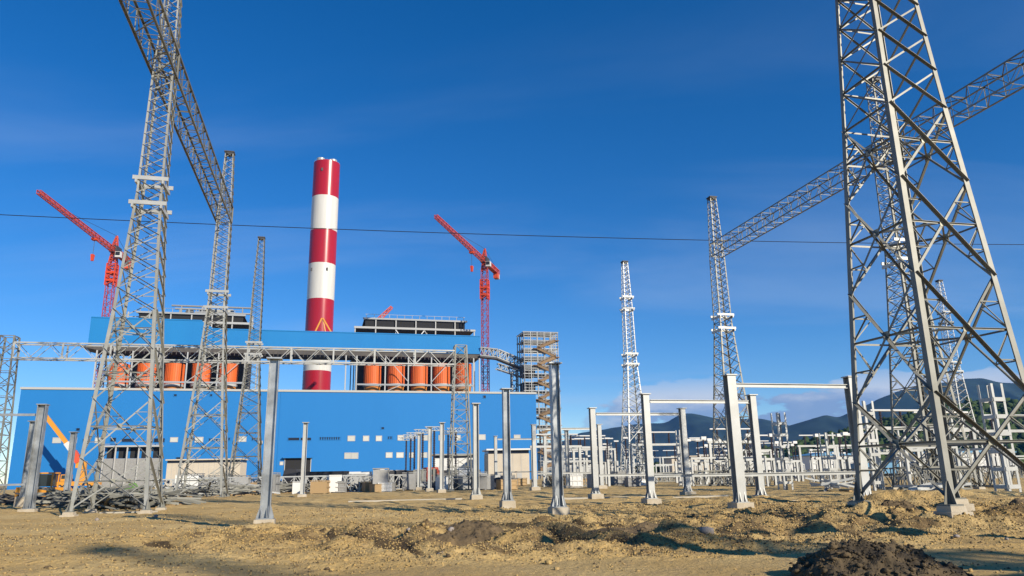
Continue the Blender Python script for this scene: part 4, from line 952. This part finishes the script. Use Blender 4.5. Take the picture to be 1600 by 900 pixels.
# rows of slim white fence-like posts
def shed(px0, px1, py_top, Y, depth, wall, roof, label, doors=2, flat=True, name='shed'):
    a, b = at(px0, 745, Y).x, at(px1, 745, Y).x; h = CAM_H + Y * T(py_top, (px0 + px1) / 2); root = empty(name, ((a + b) / 2, Y, 0), R(8)); w2 = (b - a) / 2
    MB().box(-w2, w2, 0, depth, -.5, h * .86).build('wall', wall, root)
    if flat:
        MB().box(-w2 - .4, w2 + .4, -.6, depth + .4, h * .955, h).build('roof', roof, root); MB().box(-w2 + .05, w2 - .05, .06, depth - .1, h * .861, h * .954).build('clerestory', 'window_dark', root)
    else: MB().prism([(-w2 - .4, h * .861), (w2 + .4, h * .861), (w2 + .4, h * .9), (0, h * 1.05), (-w2 - .4, h * .9)], -.5, depth + .5).build('roof', roof, root)
    for k in range(doors):
        x = -w2 + 2 * w2 * (k + .5) / doors; d = MB().box(x - .5, x + .5, -.06, -.005, 0, 2.2).build('door', 'frame_grey', root); MB().box(x + .28, x + .4, -.11, -.062, 1.0, 1.15).build('handle', 'dark_steel', d)
        for sx in (-1.9, 1.7):
            if abs(x + sx) < w2 - .6: wn = MB().box(x + sx - .45, x + sx + .45, -.06, -.005, 1.2, 2.3).build('window', 'frame_grey', root); MB().box(x + sx - .38, x + sx + .38, -.075, -.062, 1.27, 2.23).build('pane', 'window_dark', wn)
    n_ = max(2, int(2 * w2 / 1.6))
    for k in range(1, n_): x = -w2 + 2 * w2 * k / n_; MB().box(x - .04, x + .04, -.03, -.002, 2.5, h * .85).build('panel_joint', 'frame_grey', root)
    tag(root, label, 'building'); return root
shed(763, 828, 701, 150, 8, 'beige_wall', 'white_steel', 'beige building with flat white roof in front of the stair tower')
shed(678, 742, 709, 160, 7, 'crate_white', 'grey_steel', 'white sheet-metal shed behind the trio of slim columns', 2)
shed(262, 372, 717, 250, 10, 'beige_wall', 'beige_wall', 'long low beige building at the foot of the blue hall', 4)
shed(1270, 1345, 707, 270, 14, 'crate_white', 'blue_roof', 'long low building with pale blue roof seen past the big tower', 4, False)
shed(1050, 1120, 712, 290, 12, 'beige_wall', 'beige_wall', 'tan low building in the distance below the blue mountain', 3)
shed(1440, 1600, 703, 250, 12, 'crate_white', 'blue_roof', 'low white building with blue roof at the hill foot', 5, False)
shed(875, 960, 722, 230, 9, 'crate_grey', 'grey_steel', 'grey low control building with dark window band', 4)
shed(1130, 1260, 718, 300, 9, 'crate_white', 'white_steel', 'pale long building behind the far switchyard', 5)

# ------------------------------------------------------------------ machines and site clutter before the hall
def wheel(mbx, x, y, r, w_, root):
    t = MB().cyl((x, y - w_/2, r), (x, y + w_/2, r), r, n=18).build('wheel', 'black_rubber', root); MB().cyl((x, y - w_/2 - .02, r), (x, y + w_/2 + .02, r), r * .5, n=12).build('rim', 'grey_steel', t)
def truck(px, Y, rz, cabmat, bodymat, label, tank=False, sc_=1.0):
    c = at(px, 745, Y); root = empty('truck', (c.x, Y, gz(c.x, Y)), rz); root.scale = (sc_,) * 3
    mb = MB(); mb.prism([(2.3, .8), (4.3, .8), (4.3, 1.9), (4.0, 3.0), (2.3, 3.0)], -1.2, 1.2); cb_ = mb.build('cab', cabmat, root)
    MB().prism([(4.32, 1.95), (4.34, 1.95), (4.05, 2.85), (4.03, 2.85)], -1.05, 1.05).build('windscreen', 'cab_glass', cb_); MB().box(2.7, 3.8, -1.23, -1.205, 1.9, 2.7).build('side_window', 'cab_glass', cb_)
    MB().box(-4.2, 4.2, -.5, .5, .6, .95).build('chassis', 'dark_steel', root)
    mb = MB()
    if tank: mb.cyl((-4.1, 0, 2.1), (2.0, 0, 2.1), 1.1, n=18)
    else: mb.prism([(-4.4, .98), (2.0, .98), (2.1, 2.6), (-4.6, 2.6)], -1.2, 1.2)
    mb.build('tank' if tank else 'dump_body', bodymat, root)
    for x in (-3.1, -1.8, 3.2):
        for y in (-1.0, 1.0): wheel(None, x, y, .5, .35, root)
    tag(root, label, 'truck')
truck(640, 112, R(20), 'orange_red', 'black_tarp', 'black dump truck with orange cab parked left of the slim columns')
truck(492, 108, R(175), 'dark_steel', 'black_tarp', 'black truck parked before the dark hall doorway')
truck(560, 120, R(8), 'crate_white', 'crate_white', 'white truck parked among grey crates', False)
truck(705, 120, R(185), 'dark_steel', 'dark_steel', 'dark truck in front of the white sheet-metal shed')
truck(1380, 120, R(8), 'crate_white', 'blue_roof', 'white truck with blue body in the far switchyard')
def tarp_heap(px, Y, rx, h, mat, label, seed):
    c = at(px, 745, Y); n = 26; g = np.linspace(-1.1, 1.1, n); GX, GY = np.meshgrid(g, g); x = GX.ravel(); y = GY.ravel(); r_ = np.hypot(x, y)
    z = h * np.clip(1 - r_ ** 2.4 * (1 + .4 * fbm(x * 2, y * 2, seed, 3)), -.2, 1) * (1 + .5 * fbm(x * 2.2, y * 2.2, seed + 1, 3)) + .1 * h * fbm(x * 7, y * 7, seed + 2, 2)
    i = np.arange(n - 1)[:, None] * n; j = np.arange(n - 1)[None]; q = np.stack([i + j, i + j + 1, i + n + j + 1, i + n + j], -1).reshape(-1, 4)
    me = bpy.data.meshes.new('t'); me.from_pydata(np.stack([x * rx, y * rx * .5, z], 1).tolist(), [], q.tolist()); me.update(); me.materials.append(MATS[mat]); o = link('tarpaulin_heap', me); o.location = (c.x, Y, gz(c.x, Y) - .05); tag(o, label, 'tarpaulin')
tarp_heap(700, 95, 2.6, 1.5, 'black_tarp', 'black tarpaulin heap behind the slim columns', 3); tarp_heap(752, 92, 2.4, 1.4, 'black_tarp', 'black tarpaulin heap beside the beige building', 6); tarp_heap(780, 98, 2.0, 1.3, 'black_tarp', 'small black tarpaulin heap under the small white portal frame', 9)
tarp_heap(372, 88, 1.8, .9, 'black_tarp', 'low black tarpaulin heap at the foot of the lone tower', 12); tarp_heap(208, 62, 1.1, 1.6, 'tarp_green', 'green tarpaulin bundle seen through the left tower', 15)
# crates
def crate_proto(mat):
    root = empty('crate'); MB().box(-1.1, 1.1, -.75, .75, .12, 1.5).build('panel', mat, root)
    for x in (-1.05, -.35, .35, 1.05):
        MB().box(x - .06, x + .06, -.8, -.752, .1, 1.55).build('slat', mat, root)
    for z in (.2, .8, 1.42): MB().box(-1.12, 1.12, -.85, -.802, z - .06, z + .06).build('slat', mat, root)
    MB().box(-1.15, 1.15, -.8, .8, 1.56, 1.62).build('lid', mat, root)
    for y in (-.6, .6): MB().box(-1.1, 1.1, y - .08, y + .08, 0, .11).build('skid', mat, root)
    return root
CP = {m: crate_proto(m) for m in ('crate_grey', 'plywood', 'crate_white')}; cu = set()
CLAB = {'crate_grey': 'grey slatted crate on the ground before the blue hall', 'plywood': 'brown wooden crate on the ground before the blue hall', 'crate_white': 'white slatted crate on the ground before the blue hall'}
for k in range(112):
    m = rr_.choice(['crate_grey', 'crate_grey', 'crate_grey', 'crate_white', 'plywood']); px = rr_.uniform(266, 770) if k < 98 else rr_.uniform(770, 1000); Y = rr_.uniform(84, 130)
    c = at(px, 745, Y); root = CP[m] if m not in cu else copy_tree(CP[m]); cu.add(m); root.location = (c.x, Y, gz(c.x, Y) - .03); s = rr_.uniform(.7, 1.15); root.scale = (s, s, s * (rr_.uniform(.7, 1.6) if m != 'plywood' else .8)); root.rotation_euler = (0, 0, rr_.choice([AX, AX + R(90)]) + rr_.uniform(-.2, .2)); tag(root, CLAB[m].replace('before the blue hall', 'before the long beige building' if px < 380 else 'before the dark hall doorway' if px < 520 else 'near the white truck' if px < 620 else 'near the trio of slim columns' if px < 770 else 'near the beige flat-roofed building'), 'crate', 'crates before the blue hall')
# bundles of loose tower steel
def bundle(px, Y, n, ln, h, label, mat='galv', spread=1.0, group='loose tower steel'):
    c = at(px, 760, Y); root = empty('steel_bundle', (c.x, Y, gz(c.x, Y))); rb = random.Random(int(px * 7 + Y))
    for k in range(n):
        a = rb.choice([AX, AX + R(90), AX + R(40)]) + rb.uniform(-.35, .35); l_ = ln * rb.uniform(.4, 1.0); x, y = rb.uniform(-spread, spread), rb.uniform(-spread, spread) * .6; z = rb.uniform(.08, h * .6); dz = rb.uniform(-.3, .3) * h
        d = Vector((math.cos(a), math.sin(a), 0)) * l_ / 2; member('angle_bar', Vector((x, y, max(.05, z - dz))) - d, Vector((x, y, max(.05, z + dz))) + d, rb.uniform(.09, .17), mat, root, (0, 0, 1))
    for k in range(3): MB().box(-spread + k * spread - .1, -spread + k * spread + .1, -spread * .6, spread * .6, -.05, .1).build('bearer', 'plywood', root)
    tag(root, label, 'steel bundle', group)
BLB = 'heap of loose galvanised angle bars dumped around the left tower'
for px, Y in ((150, 52), (185, 50), (215, 51.5), (130, 57), (240, 55), (170, 60), (205, 58)): bundle(px, Y, 26, 4.6, 1.7, BLB + (', under its legs' if Y < 53 else ', behind its legs'), 'galv', 2.0)
BL2 = 'heap of loose grey steel bars lying before the blue hall'
for px, Y in ((300, 76), (340, 80), (285, 84), (430, 92), (452, 98), (395, 86), (520, 100), (590, 104), (610, 110), (730, 92), (665, 98), (320, 95), (360, 84), (410, 100), (480, 92), (545, 94), (275, 90)): bundle(px, Y, 16, 5.0, 1.8, BL2.replace('before the blue hall', 'before the long beige building' if px < 380 else 'before the dark hall doorway' if px < 530 else 'near the slim columns'), 'grey_steel' if int(px) % 2 else 'galv', 2.2)
bundle(1450, 52, 14, 4, 1.2, 'heap of loose white steel behind the big tower', 'galv_white', 1.6); bundle(1320, 60, 12, 4, 1.2, 'heap of loose white steel beside the ladder-like column', 'galv_white', 1.6)
for px, Y in ((20, 66), (75, 58), (60, 72)): bundle(px, Y, 14, 3.6, 1.2, 'heap of dark loose steel near the left portal frame', 'dark_steel', 1.6)
# white lattice frames laid on the ground before the hall
for px, Y, ln in ((460, 104, 9), (540, 100, 8), (610, 108, 7), (330, 92, 7), (290, 100, 8), (420, 112, 8), (505, 96, 6), (575, 92, 6), (365, 106, 7)):
    c = at(px, 745, Y); root = empty('lattice_section', (c.x, Y, gz(c.x, Y)), AX); mb = MB(); mb.truss((-ln / 2, 0, 1.0), (ln / 2, 0, 1.0), 1.9, 1.9, 6, .1, chord=.16); mb.build('frame', 'galv_white', root); MB().box(-ln / 2, -ln / 2 + .3, -.6, .6, -.1, .12).build('bearer', 'plywood', root); MB().box(ln / 2 - .3, ln / 2, -.6, .6, -.1, .12).build('bearer', 'plywood', root)
    tag(root, 'white lattice frame section lying on bearers before the blue hall', 'lattice frame', 'lattice sections on the ground')
# row of tall dark busbar posts before the hall
for k, (px, Y) in enumerate(((634, 118), (641, 112), (647, 107), (660, 101), (678, 96), (700, 104), (712, 100))):
    c = at(px, 745, Y); root = empty('insulator_post', (c.x, Y, gz(c.x, Y)), AX); mb = MB(); isec(mb, 0, 0, -.2, 2.6, .3, .3); mb.build('post', 'galv', root); mb = MB(); insulator(mb, 0, 0, 2.65, 7.3, .2); mb.build('insulator', 'insulator', root); MB().truss((-1.2, 0, 7.5), (1.2, 0, 7.5), .5, .5, 4, .05, chord=.07).build('terminal_frame', 'galv_white', root)
    tag(root, 'dark insulator post with white head frame among the slim columns', 'insulator', 'dark insulator posts')

# telescopic crane by the hall
DC = -13.0; s0 = PL(128, 735, DC)[0]; root = empty('telescopic_crane', PO + P2 * DC + P1 * s0, PA); pt = lambda px, py: Vector((PL(px, py, DC)[0] - s0, 0, PL(px, py, DC)[1]))
p0, p1, p2, p3 = pt(70, 648), pt(104, 692), pt(114, 706), pt(124, 722); up = (0, 1, 0)
MB().bar(p1, p0, 1.5, 1.1, up).build('boom_tip', 'yellow_paint', root); MB().bar(p2, p1, 1.9, 1.7, up).build('boom_section', 'white_steel', root); MB().bar(p3, p2, 2.4, 2.3, up).build('boom_base', 'orange_red', root)
mb = MB(); mb.bar(p3 + Vector((-1, 0, -1)), p3 + Vector((2.6, 0, -.9)), 2.4, 1.5, up); mb.build('superstructure', 'yellow_paint', root); MB().bar(p3 + Vector((-3.2, 0, -4.5)), p2 + Vector((-1, 0, -1.2)), .9, .9, up).build('luffing_cylinder', 'white_steel', root)
MB().box(-8, 7, -1.5, 1.5, 1.0, 2.6).build('carrier', 'yellow_paint', root); mb = MB(); mb.box(-6.5, -3.4, -1.7, 1.7, 2.62, 5.2); k_ = mb.build('cab', 'yellow_paint', root); MB().box(-6.2, -3.7, -1.76, -1.71, 3.6, 4.9).build('window', 'cab_glass', k_); MB().frust(.4, 0, 2.61, p3.z - .4, 1.5, 1.3, .7, .9).build('turret', 'yellow_paint', root)
for x in (-6.5, -4.8, 3.5, 5.5):
    for y in (-1.4, 1.4): wheel(None, x, y, .75, .5, root)
tag(root, 'yellow telescopic crane with raised boom in front of the blue hall', 'crane')
# yellow machine with open cab frame
c = at(72, 750, 64); root = empty('wheel_loader', (c.x, 64, gz(c.x, 64)), R(10)); s = root.scale; root.scale = (.8,) * 3
MB().prism([(-2.4, .7), (2.0, .7), (2.4, 1.3), (2.2, 1.7), (-2.4, 1.8)], -.9, .9).build('body', 'yellow_paint', root); cf = MB()
for x in (-1.0, .9):
    for y in (-.8, .8): cf.box(x - .06, x + .06, y - .06, y + .06, 1.72, 3.1)
cf.box(-1.1, 1.0, -.88, .88, 3.1, 3.25); cf = cf.build('cab', 'yellow_paint', root); MB().box(-.9, .8, -.7, .7, 1.83, 3.05).build('glass', 'cab_glass', cf)
MB().prism([(2.5, .2), (3.7, .15), (3.5, .5), (2.8, 1.3)], -1.2, 1.2).build('bucket', 'dark_steel', root); MB().bar((1.6, -.5, 1.5), (2.9, -.5, .9), .2).build('arm', 'yellow_paint', root); MB().bar((1.6, .5, 1.5), (2.9, .5, .9), .2).build('arm', 'yellow_paint', root)
for x in (-1.5, 1.4):
    for y in (-1.0, 1.0): wheel(None, x, y, .62, .4, root)
tag(root, 'small yellow loader with open cab behind the left portal frame', 'loader')
# pale concrete kerb strips across the yard
for px0, px1, py in ((862, 1012, 777), (1050, 1140, 775), (545, 720, 784), (262, 365, 776), (158, 240, 799), (1175, 1290, 781)):
    Y = 1.6 / -T(py, px0); a, b = at(px0, py, Y), at(px1, py, Y); d = b.x - a.x; y0, y1 = Y, Y + d * .12; mb = MB(); n = 24; rows = []
    for k in range(n + 1):
        x = a.x + d * k / n; y = y0 + (y1 - y0) * k / n; z = gbase(np.array([x]), np.array([y]))[0] + .10; rows += [(x, y - .18, z - .5), (x, y - .18, z), (x, y + .18, z), (x, y + .18, z - .5)]
    mb.add(rows, [(4*k + i, 4*(k+1) + i, 4*(k+1) + (i+1) % 4, 4*k + (i+1) % 4) for k in range(n) for i in range(4)] + [(0, 1, 2, 3), (4*n+3, 4*n+2, 4*n+1, 4*n)]); o = mb.build('kerb', 'pale_concrete'); o['kind'] = 'structure'; o['label'] = 'pale concrete kerb strip half buried in the sand'

# ------------------------------------------------------------------ air
m = bpy.data.materials.new('haze'); m.use_nodes = True; n = m.node_tree.nodes; n.remove(n['Principled BSDF']); pv = n.new('ShaderNodeVolumePrincipled'); pv.inputs['Color'].default_value = (.10, .40, 1.0, 1); pv.inputs['Density'].default_value = 6e-5; pv.inputs['Anisotropy'].default_value = .2
m.node_tree.links.new(pv.outputs[0], n['Material Output'].inputs['Volume']); MATS['haze'] = m
o = MB().box(-5200, 6200, -400, 5200, -8, 640).build('haze', 'haze'); tag(o, 'thin blue distance haze over the whole valley', 'haze', kind='stuff')
